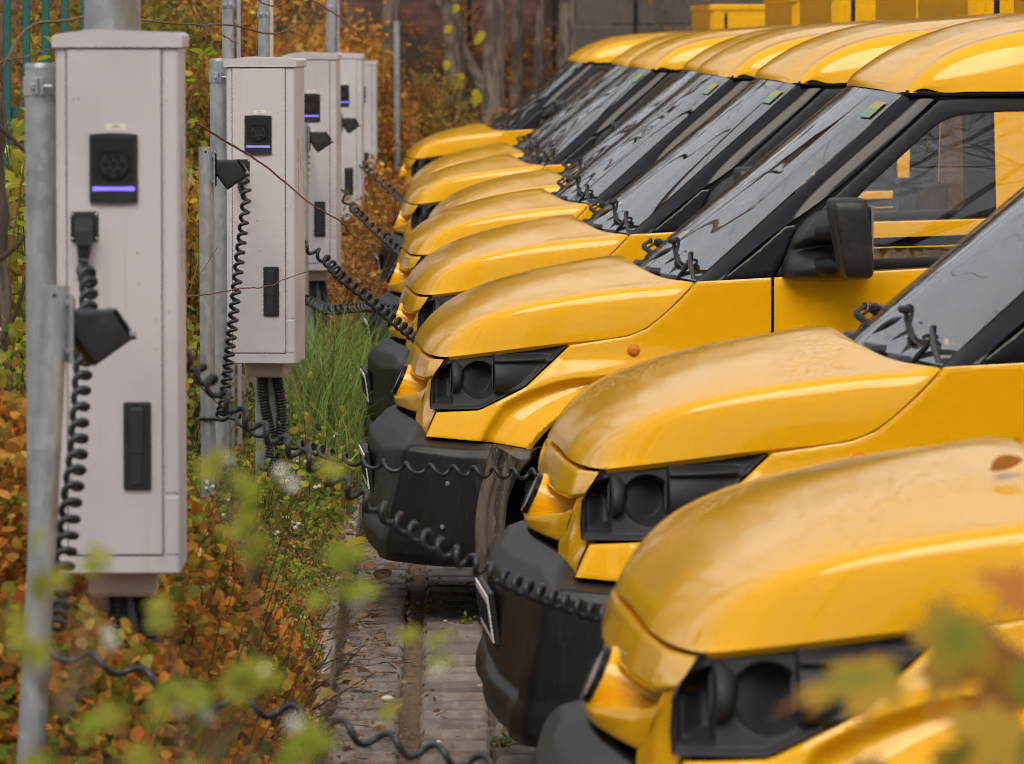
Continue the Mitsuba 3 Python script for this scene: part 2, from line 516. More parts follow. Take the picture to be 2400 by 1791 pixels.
def bare_limbs(root, height, r0, rng, levels=5, spread=0.55, kids=(2, 4), lean=(0, 0, 1)):
    """Recursive bare branches; returns trunk path and limb segments."""
    segs = []

    def grow(p, d, L, r, lv):
        n = 4
        for i in range(n):
            d = d + rng.normal(size=3) * 0.11 + np.array([0, 0, 0.05])
            d /= np.linalg.norm(d)
            q = p + d * L / n
            ra, rb = r * (1 - 0.45 * i / n), r * (1 - 0.45 * (i + 1) / n)
            segs.append((p, q, ra, rb))
            p = q
            if lv < levels and i >= 1:
                for _ in range(rng.integers(0, 2) + (1 if i == n - 1 else 0)):
                    e = d + rng.normal(size=3) * spread
                    grow(p, e / np.linalg.norm(e), L * rng.uniform(0.5, 0.75), rb * 0.62, lv + 1)

    top = np.asarray(root, float) + np.asarray(lean, float) * height * 0.35
    trunk = [np.asarray(root, float) + (top - root) * t + rng.normal(size=3) * [0.03, 0.03, 0] * t for t in np.linspace(0, 1, 7)]
    for k in range(rng.integers(*kids)):
        e = np.array([0, 0, 1.0]) + rng.normal(size=3) * [0.5, 0.5, 0.1]
        grow(trunk[-1], e / np.linalg.norm(e), height * 0.3, r0 * 0.6, 1)
    return trunk, segs


# ------------------------------------------------------------------ the ground: road, pavement, kerb, bed
put('ground', box(-120, 120, -60, 220, -0.5, -0.03), 'mat_soil', smooth=False)
tag('ground', 'bare brown soil around the parking place', kind='structure')
gx, gy = np.meshgrid(np.linspace(-9, -0.425, 90), np.linspace(2, 76, 520), indexing='ij')
gz = 0.05 + 0.10 * meshkit.fbm(np.stack([gx * 0.9, gy * 0.9, gx * 0], -1), 4, seed=5) * np.clip((-0.42 - gx) / 0.5, 0, 1) + 0.02 * np.clip((-0.42 - gx) / 0.3, 0, 1)
put('planting_bed', grid_mesh(np.stack([gx, gy, gz], -1)), 'mat_soil', smooth=True)
tag('planting_bed', 'brown earth bed behind the kerb under the charging stations', kind='structure')
put('pavement__joint_bed', box(-0.34, 12, 2, 80, -0.04, -0.022), 'mat_soil', smooth=False)
tag('pavement', 'grey block pavement in rows with soil in its joints', kind='structure')


def bed_z(x, y):
    p = np.stack([np.asarray(x) * 0.9, np.asarray(y) * 0.9, np.asarray(x) * 0.0], -1)
    return 0.05 + 0.10 * meshkit.fbm(p, 4, seed=5) * np.clip((-0.42 - x) / 0.5, 0, 1) + 0.02 * np.clip((-0.42 - x) / 0.3, 0, 1)


brick_ply = []
for k in range(5):
    b = box(-0.095, 0.095, -0.101, 0.101, -0.06, 0.0, 0.013)
    b = b.subdivide()
    b.vertices = b.vertices + (meshkit.noise(b.vertices * 40 + k * 9.1)[:, None] - 0.5) * 0.005
    brick_ply.append(mikit.ply(b, ['mat_brick_a', 'mat_brick_b', 'mat_brick_c', 'mat_brick_a', 'mat_brick_b'][k], smooth=40))
rest, n_brick = [], 0
for j in range(170):
    y = 11.8 + 0.2312 * j
    for i in range(9):
        x = -0.235 + 0.2035 * i + (0.042 if i >= 1 else 0) + (0.03 if i >= 3 else 0)
        k = int(R.integers(5))
        dz, rot, tx, ty = R.normal() * 0.0035, R.normal() * 0.7, R.normal() * 0.7, R.normal() * 0.5
        M = T().translate([x + R.normal() * 0.002, y + R.normal() * 0.002, dz]).rotate([0, 0, 1], rot).rotate([1, 0, 0], tx).rotate([0, 1, 0], ty)
        if 13.9 < y < 22.6 and i < 6 and n_brick < 290:
            d = dict(brick_ply[k])
            d['to_world'] = M
            scene['pavement__brick' + (f'_{n_brick:03d}' if n_brick else '')] = d
            n_brick += 1
        else:
            b = box(-0.095, 0.095, -0.101, 0.101, -0.05, 0.0, 0.012)
            b.apply_transform(np.array(M.matrix, float))
            rest.append(b)
put('pavement__far_bricks', cat(rest), 'mat_brick_a', smooth=30)
labels['pavement__far_bricks'] = {'kind': 'stuff'}
for i in range(44):
    b = box(-0.425, -0.345, 0.004, 0.996, -0.1, 0.085, 0.012).subdivide().subdivide()
    b.vertices = b.vertices + (meshkit.noise(b.vertices * 14 + i * 5)[:, None] - 0.5) * 0.006
    b.apply_translation([R.normal() * 0.004, 8.5 + i * 1.0, R.normal() * 0.004])
    put('kerb__stone', b, 'mat_kerb')
tag('kerb', 'low concrete kerb between the planted bed and the pavement', kind='structure')


# ------------------------------------------------------------------ the delivery van, built once (u rearward from the nose, v across from the near side, z up)
def A(*rows):
    return np.array(rows, float)


HOOD = A([(.382, .160, .849), (.353, .260, .846), (.332, .400, .846), (.322, .600, .850), (.322, .870, .853)],
         [(.430, .132, .856), (.402, .190, .898), (.386, .300, .914), (.362, .600, .915), (.360, .870, .912)],
         [(.531, .102, .870), (.489, .140, .964), (.480, .220, .978), (.466, .600, .996), (.463, .870, .998)],
         [(.753, .070, .898), (.688, .098, 1.022), (.678, .200, 1.040), (.645, .600, 1.068), (.632, .870, 1.073)],
         [(.943, .050, .923), (.880, .078, 1.054), (.868, .200, 1.070), (.822, .600, 1.105), (.785, .870, 1.112)],
         [(1.020, .045, .962), (.995, .068, 1.066), (.975, .200, 1.082), (.930, .600, 1.120), (.888, .870, 1.131)],
         [(1.092, .042, 1.026), (1.083, .062, 1.074), (1.047, .200, 1.089), (.985, .600, 1.128), (.950, .870, 1.139)],
         [(1.148, .040, 1.086), (1.129, .060, 1.090), (1.081, .200, 1.093), (1.018, .550, 1.120), (.992, .870, 1.141)])
van = []          # (part path, shape dict, label or None)


def part(name, mesh, mat, smooth=35, label=None, **k):
    n = name
    i = 1
    while any(x[0] == n for x in van):
        n = f'{name}_{i:03d}'
        i += 1
    van.append((n, mikit.ply(mesh, mat, smooth=smooth, **k), label))
    return n


def both(name, mesh, mat, **k):
    part(name, mesh, mat, **k)
    part(name, flip(mesh), mat, **k)


part('hood', surf(whole(HOOD), 64, 72, (A([.03, 0, -.004]), A([0, 0, -.03]), A([.0, .012, -.012]), A([0, -.012, -.012]))), 'mat_yellow', smooth=30)

# the yellow front: upper band under the hood, recess, emblem carrier, lower lip and the two cheeks beside the lamps
part('front_band', facets(whole(A([(.379, .166, .840), (.336, .330, .835), (.321, .600, .839), (.319, .870, .841)],
                                  [(.372, .167, .834), (.328, .330, .828), (.313, .600, .831), (.311, .870, .833)],
                                  [(.354, .176, .812), (.318, .330, .800), (.302, .590, .798), (.299, .870, .799)],
                                  [(.340, .194, .792), (.311, .330, .773), (.293, .570, .768), (.290, .870, .767)],
                                  [(.341, .200, .787), (.318, .335, .764), (.300, .570, .760), (.297, .870, .759)])), 40, 120, 1.6,
                        (A([.02, 0, .0]), A([.06, 0, .010]), None, None)), 'mat_yellow', smooth=40)
part('grille_recess', surf(whole(A([(.40, .2, .80), (.385, .45, .78), (.37, .87, .75)], [(.40, .2, .62), (.385, .45, .60), (.37, .87, .58)])), 4, 20), 'mat_dark')
nose_n, nose_c = np.array([-.916, 0, .40]), (.262, .87, .735)
part('emblem_carrier', lathe([(.092, -.13), (.084, -.085), (.066, -.045), (.060, -.012), (.056, -.004), (.0, -.004)], 40, nose_n, nose_c), 'mat_yellow', smooth=30)
part('emblem', lathe([(0, .0085), (.02, .0082), (.046, .006), (.047, -.002), (0, -.004)], 40, nose_n, nose_c), 'mat_badge', smooth=40, label='round metal emblem with a dark rim at the middle of the nose')
part('emblem__rim', lathe([(.046, -.006), (.0525, -.008), (.0535, .005), (.050, .010), (.046, .0075)], 40, nose_n, nose_c), 'mat_black_gloss')
part('lower_lip', facets(whole(A([(.370, .31, .765), (.360, .45, .735), (.335, .63, .715), (.330, .78, .710), (.330, .87, .710)],
                               [(.325, .33, .747), (.303, .48, .718), (.279, .63, .704), (.252, .78, .692), (.248, .87, .690)],
                               [(.312, .345, .715), (.296, .48, .700), (.269, .63, .690), (.243, .78, .680), (.239, .87, .678)],
                               [(.303, .37, .665), (.290, .47, .655), (.270, .64, .652), (.250, .78, .655), (.246, .87, .655)],
                               [(.335, .38, .645), (.330, .48, .645), (.310, .64, .645), (.300, .78, .645), (.300, .87, .645)])), 40, 110, 1.3), 'mat_yellow', smooth=40)
cheek = facets(A([(.350, .42, .785), (.332, .345, .772), (.328, .290, .772), (.341, .190, .789)],
               [(.318, .44, .715), (.318, .350, .728), (.320, .290, .728), (.331, .200, .736)],
               [(.293, .44, .651), (.303, .345, .668), (.308, .280, .672), (.342, .150, .678)],
               [(.290, .41, .606), (.298, .325, .610), (.303, .270, .612), (.322, .170, .632)],
               [(.294, .37, .577), (.300, .320, .576), (.304, .280, .577), (.313, .210, .586)]), 40, 40, 1.2,
             (A([.02, 0, 0]), A([.03, .01, .0]), A([.04, 0, 0]), A([.02, .02, 0])))
both('front_cheek', cheek, 'mat_yellow', smooth=45)

# bumper, one piece round the nose
BUMP = A([(0.690, 0.060, 0.572), (0.441, 0.060, 0.585), (0.300, 0.130, 0.592), (0.293, 0.270, 0.626), (0.292, 0.420, 0.632), (0.258, 0.680, 0.641), (0.252, 0.870, 0.643)],
         [(0.655, 0.014, 0.563), (0.425, 0.012, 0.566), (0.255, 0.042, 0.583), (0.245, 0.160, 0.596), (0.236, 0.380, 0.604), (0.196, 0.680, 0.602), (0.189, 0.870, 0.602)],
         [(0.640, 0.000, 0.535), (0.417, 0.000, 0.540), (0.237, 0.030, 0.566), (0.217, 0.140, 0.560), (0.183, 0.420, 0.545), (0.164, 0.700, 0.565), (0.161, 0.870, 0.567)],
         [(0.588, 0.000, 0.480), (0.405, 0.000, 0.470), (0.225, 0.030, 0.480), (0.205, 0.140, 0.470), (0.178, 0.390, 0.470), (0.159, 0.700, 0.460), (0.156, 0.870, 0.458)],
         [(0.541, 0.000, 0.372), (0.385, 0.000, 0.372), (0.200, 0.038, 0.372), (0.180, 0.140, 0.365), (0.178, 0.360, 0.356), (0.156, 0.700, 0.342), (0.153, 0.870, 0.340)],
         [(0.535, 0.000, 0.315), (0.376, 0.000, 0.312), (0.195, 0.045, 0.320), (0.180, 0.160, 0.316), (0.200, 0.360, 0.310), (0.178, 0.700, 0.308), (0.175, 0.870, 0.308)],
         [(0.533, 0.000, 0.290), (0.372, 0.000, 0.290), (0.190, 0.045, 0.302), (0.170, 0.170, 0.297), (0.175, 0.380, 0.293), (0.153, 0.700, 0.292), (0.150, 0.870, 0.292)],
         [(0.532, 0.000, 0.270), (0.370, 0.000, 0.272), (0.186, 0.045, 0.282), (0.160, 0.180, 0.272), (0.166, 0.400, 0.268), (0.145, 0.700, 0.266), (0.142, 0.870, 0.266)],
         [(0.528, 0.010, 0.225), (0.363, 0.010, 0.228), (0.182, 0.050, 0.238), (0.158, 0.200, 0.228), (0.168, 0.420, 0.222), (0.150, 0.700, 0.218), (0.147, 0.870, 0.217)],
         [(0.527, 0.040, 0.190), (0.340, 0.030, 0.196), (0.190, 0.100, 0.210), (0.168, 0.260, 0.208), (0.182, 0.420, 0.200), (0.166, 0.700, 0.196), (0.164, 0.870, 0.195)])
bm = facets(whole(BUMP), 110, 170, 1.0, (A([0.03, 0, -.01]), A([.10, 0, .01]), A([.012, .05, 0]), A([.012, -.05, 0])))
part('bumper', bm, 'mat_bumper', smooth=True, uv=bm.vertices[:, [0, 2]])
for s in (0, 1):
    arc = []
    for a in np.linspace(math.radians(150), math.radians(198), 18):
        o = []
        for rr, dv in ((.525, .006), (.512, -.016), (.492, -.018), (.484, -.003), (.476, -.004), (.466, -.030), (.440, -.034), (.428, -.006), (.430, .05)):
            rr = rr + .03 * max(0, (math.radians(160) - a)) * 3
            o.append((.98 + rr * math.cos(a), dv, .315 + rr * math.sin(a)))
        arc.append(o)
    fl = grid_mesh(np.array(arc))
    fl = flip(fl) if s else fl
    part('bumper_flange', fl, 'mat_dusty', smooth=True, uv=fl.vertices[:, [0, 2]], label='dusty black rubber flange where the bumper meets the wheel arch')
for (u, z) in ((.372, .461), (.355, .325)):
    both('bumper_screw', lathe([(0, .004), (.007, .003), (.008, -.004)], 12, (0, -1, 0), (u, -.002, z)), 'mat_bolt')
plate_n = np.array([-.99, 0, -.14])
pl = box(-.26, .26, -.055, .055, -.004, .004, .003)
up_ = np.cross(plate_n, [0, 1, 0])
PM = np.eye(4)
PM[:3, 0], PM[:3, 1], PM[:3, 2], PM[:3, 3] = [0, -1, 0], [-.14, 0, .99], plate_n, [.146, .87, .452]


def on_plate(m):
    m = m.copy()
    m.apply_transform(PM)
    return m


part('licence_plate', on_plate(box(-.268, .268, -.066, .066, -.014, .002, .004)), 'mat_black_plastic')
part('licence_plate__face', on_plate(box(-.22, .258, -.056, .056, .0, .0055)), 'mat_plate_white')
part('licence_plate__country_band', on_plate(box(-.258, -.221, -.056, .056, .0, .0057)), 'mat_plate_blue')
R2 = np.random.default_rng(5)
for x in (-.18, -.13, -.06, -.01, .06, .11, .16, .21):
    m = cat([box(x - .016, x - .008, -.036, .036, .005, .0075), box(x + .008, x + .016, -.036, .036, .005, .0075), box(x - .016, x + .016, -.004, .004, .005, .0074)])
    part('licence_plate__character', on_plate(m), 'mat_dark')


def side_v(u, z):
    u, z = np.asarray(u, float), np.asarray(z, float)
    f = np.interp(u, [.28, .33, .38, .43, .53, .75, .94, 1.15, 1.4, 5], [.235, .195, .158, .133, .102, .071, .05, .04, .03, .03])
    k = np.clip(.38 + .62 * (z - .55) / .30, .30, 1.0)
    return f * k + .105 * np.clip((z - 1.09) / .58, 0, 2) ** 1.25


def fender_v(u, z):
    v = side_v(u, z)
    dx, dz = u - .98, z - .315
    r, th = np.hypot(dx, dz), np.degrees(np.arctan2(dz, dx))
    rc = np.interp(th, [20, 60, 88, 106, 125, 138, 150, 165], [.475, .480, .478, .490, .540, .580, .575, .56])
    t = (rc - r) / (rc - .428)
    b = np.where((t > 0) & (dz > .1), np.interp(t, [0, .13, .26, .5, .82, .92, 1.0, 1.4], [0, .024, .034, .026, .002, -.008, .004, .02]), 0)
    swell = .014 * np.exp(-(np.maximum(r - rc, 0) / .06) ** 2) * (dz > .1)
    return v + b - swell


LAMP = [(.383, .851), (.757, .892), (.700, .838), (.620, .764), (.600, .752), (.483, .693), (.470, .689), (.326, .686), (.325, .718), (.330, .774), (.342, .797), (.374, .845)]
arcp = [(.98 + .425 * math.cos(a), .315 + .425 * math.sin(a)) for a in np.radians(np.linspace(15.5, 146, 80))]
FEND = [(.344, .676), (.470, .684), (.486, .689), (.603, .748), (.624, .760), (.704, .834), (.762, .889), (.943, .917), (1.000, .940), (1.050, .980), (1.105, 1.030), (1.160, 1.089), (1.393, 1.102), (1.393, .33), (1.404, .325)]
FEND = FEND[:-1] + [a for a in arcp] + [(.618, .570), (.482, .590), (.310, .602)]
both('fender', panel(FEND, fender_v, .0095, fold=.025, edge=.006), 'mat_yellow', smooth=32)


def lamp_v(u, z):
    v = side_v(u, z) + .004
    rim = np.array([shapely.distance(lamp_line, shapely.points(a, b)) for a, b in zip(u, z)])
    v = v + .012 * smooth01(rim / .013)
    # front pocket, deepening towards its lens
    zt = np.interp(u, [.33, .36, .394], [.772, .815, .830])
    inp = (u > .335) & (u < .3925) & (z > .702) & (z < zt)
    e = np.minimum(np.minimum(u - .335, z - .702), (zt - z))
    v = v + np.where(inp, .018 * smooth01(e / .006) + .06 * smooth01((u - .336) / .05) * smooth01(e / .022), 0)
    # the first lamp's rounded hood behind its lens
    q = np.clip(1 - ((z - .788) / .050) ** 2 - ((u - .394) / .036) ** 2, 0, 1) ** .5
    v = v - np.where(u >= .3925, .050 * q, 0)
    # round bowl before the second lens, then its hood
    rb = np.hypot(u - .478, z - .778)
    inb = (rb < .058) & (u < .5225)
    v = v + np.where(inb, .020 * smooth01((.058 - rb) / .005) + .055 * smooth01((u - .420) / .105) * smooth01((.058 - rb) / .018), 0)
    q = np.clip(1 - ((z - .795) / .056) ** 2, 0, 1) ** .5
    v = v - np.where(u >= .5225, .044 * q * smooth01((.70 - u) / .17), 0)
    q = np.clip(1 - ((z - .846) / .014) ** 2, 0, 1)
    return v - np.where(u >= .5225, .024 * q * smooth01((.74 - u) / .1), 0)


def smooth01(t):
    t = np.clip(t, 0, 1)
    return t * t * (3 - 2 * t)


lamp_line = Polygon(LAMP).exterior
lampmesh = panel(LAMP, lamp_v, .0042, fold=.03, edge=.004)
both('headlight', lampmesh, 'mat_lamp_housing', smooth=40)
for u, zc, ri in ((.393, .783, .036), (.5225, .796, .046)):
    v0 = float(side_v(u, zc)) + .026
    m = lathe([(0, .003), (ri * .6, .002), (ri, 0), (0, -.002)], 28, (-1, .02, 0), (u - .002, v0 + .012, zc))
    for s in (0, 1):
        part('headlight' + ('_001' if s else '') + '__lens', flip(m) if s else m, 'mat_lens', smooth=40)

# side: door, frame, glass, pillar, belt
DOOR = [(1.402, .34), (1.402, 1.103), (1.943, 1.133), (2.62, 1.150), (2.62, .34)]
both('door', panel(DOOR, side_v, .05, fold=.025, edge=.008), 'mat_yellow', smooth=32)
FRAME = [(1.408, 1.108), (1.444, 1.173), (1.463, 1.218), (1.493, 1.262), (1.936, 1.657), (2.05, 1.668), (2.21, 1.672), (2.60, 1.672), (2.60, 1.156), (1.943, 1.138)]
HOLE = [(1.652, 1.160), (1.654, 1.338), (1.700, 1.384), (1.900, 1.560), (1.945, 1.592), (1.991, 1.609), (2.06, 1.617), (2.142, 1.621), (2.40, 1.624), (2.47, 1.600), (2.48, 1.56), (2.48, 1.215), (2.46, 1.190), (2.43, 1.185)]
both('door_frame', panel(FRAME, lambda u, z: side_v(u, z) - .004, .03, holes=[HOLE], fold=.03, edge=.006), 'mat_black_trim', smooth=32)
both('side_window', panel(HOLE, lambda u, z: side_v(u, z) + .012, .05, fold=.001, edge=.0), 'mat_glass', smooth=True)
both('quarter_panel', panel([(1.236, 1.094), (1.398, 1.106), (1.436, 1.173), (1.455, 1.224), (1.486, 1.268), (1.44, 1.262), (1.34, 1.176)], lambda u, z: side_v(u, z) + .002, .02, fold=.03, edge=.005), 'mat_black_gloss', smooth=32)
both('pillar_inner', panel([(1.20, 1.07), (1.63, 1.07), (1.63, 1.33), (1.93, 1.60), (2.0, 1.675), (1.86, 1.675), (1.50, 1.35), (1.26, 1.14)], lambda u, z: side_v(u, z) + .045, .05, fold=.01), 'mat_dark')
PIL = A([(1.165, .100, 1.089), (1.200, .060, 1.093), (1.238, .046, 1.096)],
        [(1.333, .126, 1.238), (1.372, .084, 1.232), (1.395, .066, 1.232)],
        [(1.500, .152, 1.384), (1.540, .110, 1.369), (1.570, .098, 1.352)],
        [(1.668, .178, 1.530), (1.710, .138, 1.510), (1.745, .128, 1.497)],
        [(1.835, .206, 1.676), (1.882, .164, 1.672), (1.930, .150, 1.668)])
both('pillar', surf(PIL, 30, 12, (None, None, A([0, .02, -.02]), A([0, .03, 0]))), 'mat_black_gloss', smooth=30)
GLASS = A([(1.160, .104, 1.090), (1.097, .450, 1.096), (1.037, .870, 1.103)],
          [(1.328, .130, 1.238), (1.264, .462, 1.245), (1.212, .870, 1.252)],
          [(1.496, .156, 1.386), (1.434, .475, 1.394), (1.390, .870, 1.400)],
          [(1.664, .183, 1.531), (1.605, .488, 1.541), (1.568, .870, 1.548)],
          [(1.832, .210, 1.677), (1.777, .500, 1.687), (1.745, .870, 1.695)])
part('windscreen', surf(whole(GLASS), 24, 40), 'mat_glass', smooth=True)
G2 = whole(GLASS)
fr = surf(whole(GLASS[:2]), 12, 40)
band = PchipInterpolator(np.linspace(0, 1, 2), np.stack([G2[0], G2[0] * .82 + G2[1] * .18]))(np.linspace(0, 1, 4))
wb = surf(band, 4, 40)
wb.vertices += [.004, 0, -.004]
part('windscreen__lower_band', wb, 'mat_dark')
for col, t0, t1, mat in (('sticker', .905, .945, 'mat_sticker_yellow'), ('sticker', .862, .904, 'mat_sticker_green')):
    q = PchipInterpolator(np.linspace(0, 1, 5), GLASS)([t0, t1])
    ss = []
    for row in q:
        f = PchipInterpolator([0, .5, 1], row)
        ss.append([f(x) for x in np.linspace(.08, .25, 4)])
    m = grid_mesh(np.array(ss))
    m.vertices += [-.0035, 0, .0035]
    part('windscreen__sticker', m, mat, label='yellow upper half of the badge behind the screen' if 'yellow' in mat else 'green lower half of the badge behind the screen')
both('gutter', tube(np.array([(1.835, .172, 1.680), (1.95, .128, 1.677), (2.2, .118, 1.680), (2.62, .118, 1.682)]), .010, 8), 'mat_black_trim')

# roof of the cab
ROOF = A([(1.850, .150, 1.680), (1.826, .205, 1.683), (1.785, .450, 1.690), (1.745, .870, 1.698)],
         [(1.880, .142, 1.694), (1.846, .190, 1.705), (1.798, .450, 1.716), (1.748, .870, 1.719)],
         [(1.935, .124, 1.684), (1.893, .180, 1.752), (1.850, .450, 1.763), (1.806, .870, 1.768)],
         [(2.010, .112, 1.684), (1.972, .190, 1.804), (1.926, .460, 1.815), (1.882, .870, 1.816)],
         [(2.110, .104, 1.685), (2.068, .196, 1.842), (2.030, .480, 1.860), (2.000, .870, 1.868)],
         [(2.230, .100, 1.686), (2.195, .200, 1.872), (2.180, .500, 1.898), (2.163, .870, 1.914)],
         [(2.420, .100, 1.688), (2.400, .205, 1.896), (2.380, .500, 1.926), (2.370, .870, 1.937)],
         [(2.640, .100, 1.690), (2.630, .210, 1.908), (2.620, .500, 1.942), (2.610, .870, 1.955)],
         [(2.820, .100, 1.690), (2.820, .210, 1.912), (2.820, .500, 1.948), (2.820, .870, 1.962)])
ROOF5 = np.insert(ROOF, 2, ROOF[:, 1] * .82 + ROOF[:, 2] * .18 + A([0, 0, -.004]), axis=1)
part('roof', surf(whole(ROOF5), 70, 80, (A([.03, 0, .004]), None, A([0, .03, 0]), A([0, -.03, 0]))), 'mat_yellow', smooth=28)
hl = surf(whole(ROOF), 16, 20)
hl.vertices += [.03, 0, -.03]
hl.vertices[:, 1] = .87 + (hl.vertices[:, 1] - .87) * .95
part('headliner', hl, 'mat_headliner', smooth=True)
both('cab_side', panel([(2.625, .34), (2.625, 1.15), (2.605, 1.16), (2.605, 1.685), (2.84, 1.688), (2.84, .34)], side_v, .06, fold=.03, edge=.006), 'mat_yellow', smooth=32)

# cab inside
part('dashboard', cat([box(1.14, 1.62, .14, 1.60, .70, 1.060, .05), box(1.10, 1.3, .2, 1.54, .98, 1.072, .02)]), 'mat_interior')
for y0 in (.22, 1.02):
    part('seat', cat([box(1.95, 2.42, y0, y0 + .50, .55, .74, .06), box(2.34, 2.48, y0 + .02, y0 + .48, .70, 1.12, .05)]), 'mat_interior')
    part('seat__headrest', box(2.37, 2.46, y0 + .13, y0 + .37, 1.14, 1.28, .015), 'mat_interior')
part('steering_wheel', lathe([(.175 + .014 * math.cos(t), .014 * math.sin(t)) for t in np.linspace(0, 2 * math.pi, 10)], 28, (.75, 0, .66), (1.74, .47, 1.06)), 'mat_interior')
part('floor', box(.62, 2.84, .08, 1.66, .36, .46), 'mat_dark')
part('rear_bulkhead', box(2.70, 2.72, .10, 1.64, .46, 1.10), 'mat_interior')
part('motor_bay', cat([box(.44, 1.16, .26, 1.48, .30, .80), box(.40, .44, .24, 1.50, .55, .80), box(1.14, 1.20, .1, 1.64, .46, 1.03)]), 'mat_dark')
cw = surf(whole(A([(1.140, .06, 1.050), (1.075, .20, 1.055), (1.020, .50, 1.07), (.985, .87, 1.085)], [(1.180, .10, 1.062), (1.130, .30, 1.058), (1.10, .50, 1.056), (1.070, .87, 1.052)], [(1.24, .10, 1.1), (1.22, .3, 1.1), (1.2, .5, 1.1), (1.18, .87, 1.1)])[:2]), 6, 30)
part('cowl', cw, 'mat_black_plastic', smooth=True)
rib = [tube(np.array([(1.02 + .05 * k, .30 + .1 * k, 1.072), (1.09, .34 + .1 * k, 1.070)]), .006, 5) for k in range(6)]
part('cowl__drain_ribs', cat(rib), 'mat_black_plastic')


# wipers: arms, hoses, blades, standing off the glass
def flat_tube(P, w, n=24):
    return tube(smooth_path(P, n), w, 7)


part('wiper', tube(np.array([(1.106, .42, 1.080), (1.128, .42, 1.112), (1.141, .42, 1.129), (1.132, .44, 1.150), (1.128, .47, 1.178), (1.127, .48, 1.193)]), [.011, .012, .011, .009, .008, .007], 7), 'mat_black_plastic')
part('wiper__joint', box(1.123, 1.145, .405, .435, 1.120, 1.144, .005), 'mat_black_plastic')
part('wiper__hose', flat_tube([(1.129, .42, 1.147), (1.151, .35, 1.120), (1.163, .30, 1.104), (1.159, .28, 1.086)], .0035), 'mat_rubber')
part('wiper__hook', flat_tube([(1.127, .48, 1.193), (1.131, .49, 1.209), (1.139, .49, 1.210), (1.143, .49, 1.198), (1.138, .48, 1.174)], .005), 'mat_black_plastic')
part('wiper__blade', tube(np.array([(1.146, 1.10, 1.180), (1.160, .90, 1.173), (1.170, .50, 1.165)]), [.006, .012, .006], 6), 'mat_rubber')
part('wiper__bracket', box(1.105, 1.135, .44, .47, 1.195, 1.212, .005), 'mat_black_plastic')
part('wiper', tube(np.array([(1.050, 1.0, 1.09), (1.076, 1.0, 1.106), (1.091, 1.0, 1.133), (1.101, 1.0, 1.146), (1.078, 1.03, 1.163), (1.078, 1.05, 1.170), (1.108, 1.10, 1.183)]), [.011, .011, .012, .010, .009, .006, .006], 7), 'mat_black_plastic')
part('wiper_001__hose', flat_tube([(1.103, 1.0, 1.141), (1.124, .98, 1.138), (1.133, .95, 1.133), (1.124, .90, 1.118), (1.101, .85, 1.101), (1.077, .80, 1.095)], .0038), 'mat_rubber')
part('wiper_001__hose', flat_tube([(1.100, 1.10, 1.160), (1.111, 1.10, 1.167), (1.128, 1.15, 1.166), (1.139, 1.15, 1.158)], .004), 'mat_rubber')
part('wiper_001__joint', cat([box(1.122, 1.146, 1.10, 1.16, 1.166, 1.188, .006), box(1.100, 1.112, 1.09, 1.11, 1.172, 1.192, .004)]), 'mat_black_plastic')
part('wiper_001__blade', tube(np.array([(1.150, .21, 1.174), (1.152, .185, 1.136), (1.160, .14, 1.088)]), [.004, .009, .006], 6), 'mat_rubber')
part('wiper_001__hook', flat_tube([(1.132, 1.20, 1.184), (1.142, 1.20, 1.175), (1.135, 1.15, 1.162), (1.147, 1.15, 1.158)], .004), 'mat_black_plastic')

for P, r in (([(1.062, .78, 1.092), (1.085, .74, 1.128), (1.118, .70, 1.160), (1.150, .66, 1.168)], .008), ([(1.090, .60, 1.092), (1.118, .56, 1.128), (1.150, .52, 1.150)], .008),
             ([(1.122, .30, 1.090), (1.140, .28, 1.115), (1.158, .25, 1.150), (1.160, .24, 1.176)], .007), ([(1.075, .95, 1.108), (1.110, .80, 1.108), (1.135, .50, 1.098), (1.150, .25, 1.088)], .009)):
    part('wiper_linkage', flat_tube(P, r), 'mat_black_plastic')
for b_ in ((1.05, 1.11, .55, .75, 1.085, 1.112), (1.08, 1.13, .32, .50, 1.075, 1.098), (1.04, 1.08, .9, 1.05, 1.09, 1.122)):
    part('wiper_motor_cover', box(*b_, .01), 'mat_black_plastic')

# outside mirror: two-armed foot and upright head
foot = cat([surf(A([(1.425, .03, 1.108), (1.45, -.045, 1.108), (1.60, -.10, 1.118), (1.655, .02, 1.116)],
                   [(1.428, .03, 1.150), (1.46, -.040, 1.155), (1.575, -.085, 1.165), (1.655, .03, 1.160)],
                   [(1.442, .04, 1.185), (1.468, .000, 1.192), (1.565, -.015, 1.205), (1.655, .04, 1.205)],
                   [(1.455, .05, 1.222), (1.485, -.050, 1.226), (1.580, -.090, 1.240), (1.655, .04, 1.245)],
                   [(1.480, .06, 1.262), (1.515, -.045, 1.275), (1.590, -.075, 1.285), (1.655, .05, 1.290)],
                   [(1.560, .07, 1.318), (1.580, .030, 1.318), (1.620, .03, 1.320), (1.656, .06, 1.322)]), 40, 24, (A([.05, .05, 0]), A([0, .03, 0]), A([.03, .03, 0]), A([0, .03, 0])))])
both('mirror', foot, 'mat_black_plastic', smooth=40)
arms = cat([tube(smooth_path([(1.53, -.055, 1.138), (1.575, -.11, 1.140), (1.63, -.17, 1.142)], 10), [.032] * 5 + [.024] * 5, 12),
            tube(smooth_path([(1.54, -.055, 1.246), (1.58, -.11, 1.248), (1.63, -.17, 1.250)], 10), [.030] * 5 + [.020] * 5, 12)])
hd = trimesh.creation.icosphere(4, 1.0)
p = hd.vertices
p = np.sign(p) * np.abs(p) ** .75
p = p / (np.abs(p) ** 6).sum(1, keepdims=True) ** (1 / 6)
p = p * [.056, .095, .126]
p[:, 0] += .012 * p[:, 2] / .126 * -1
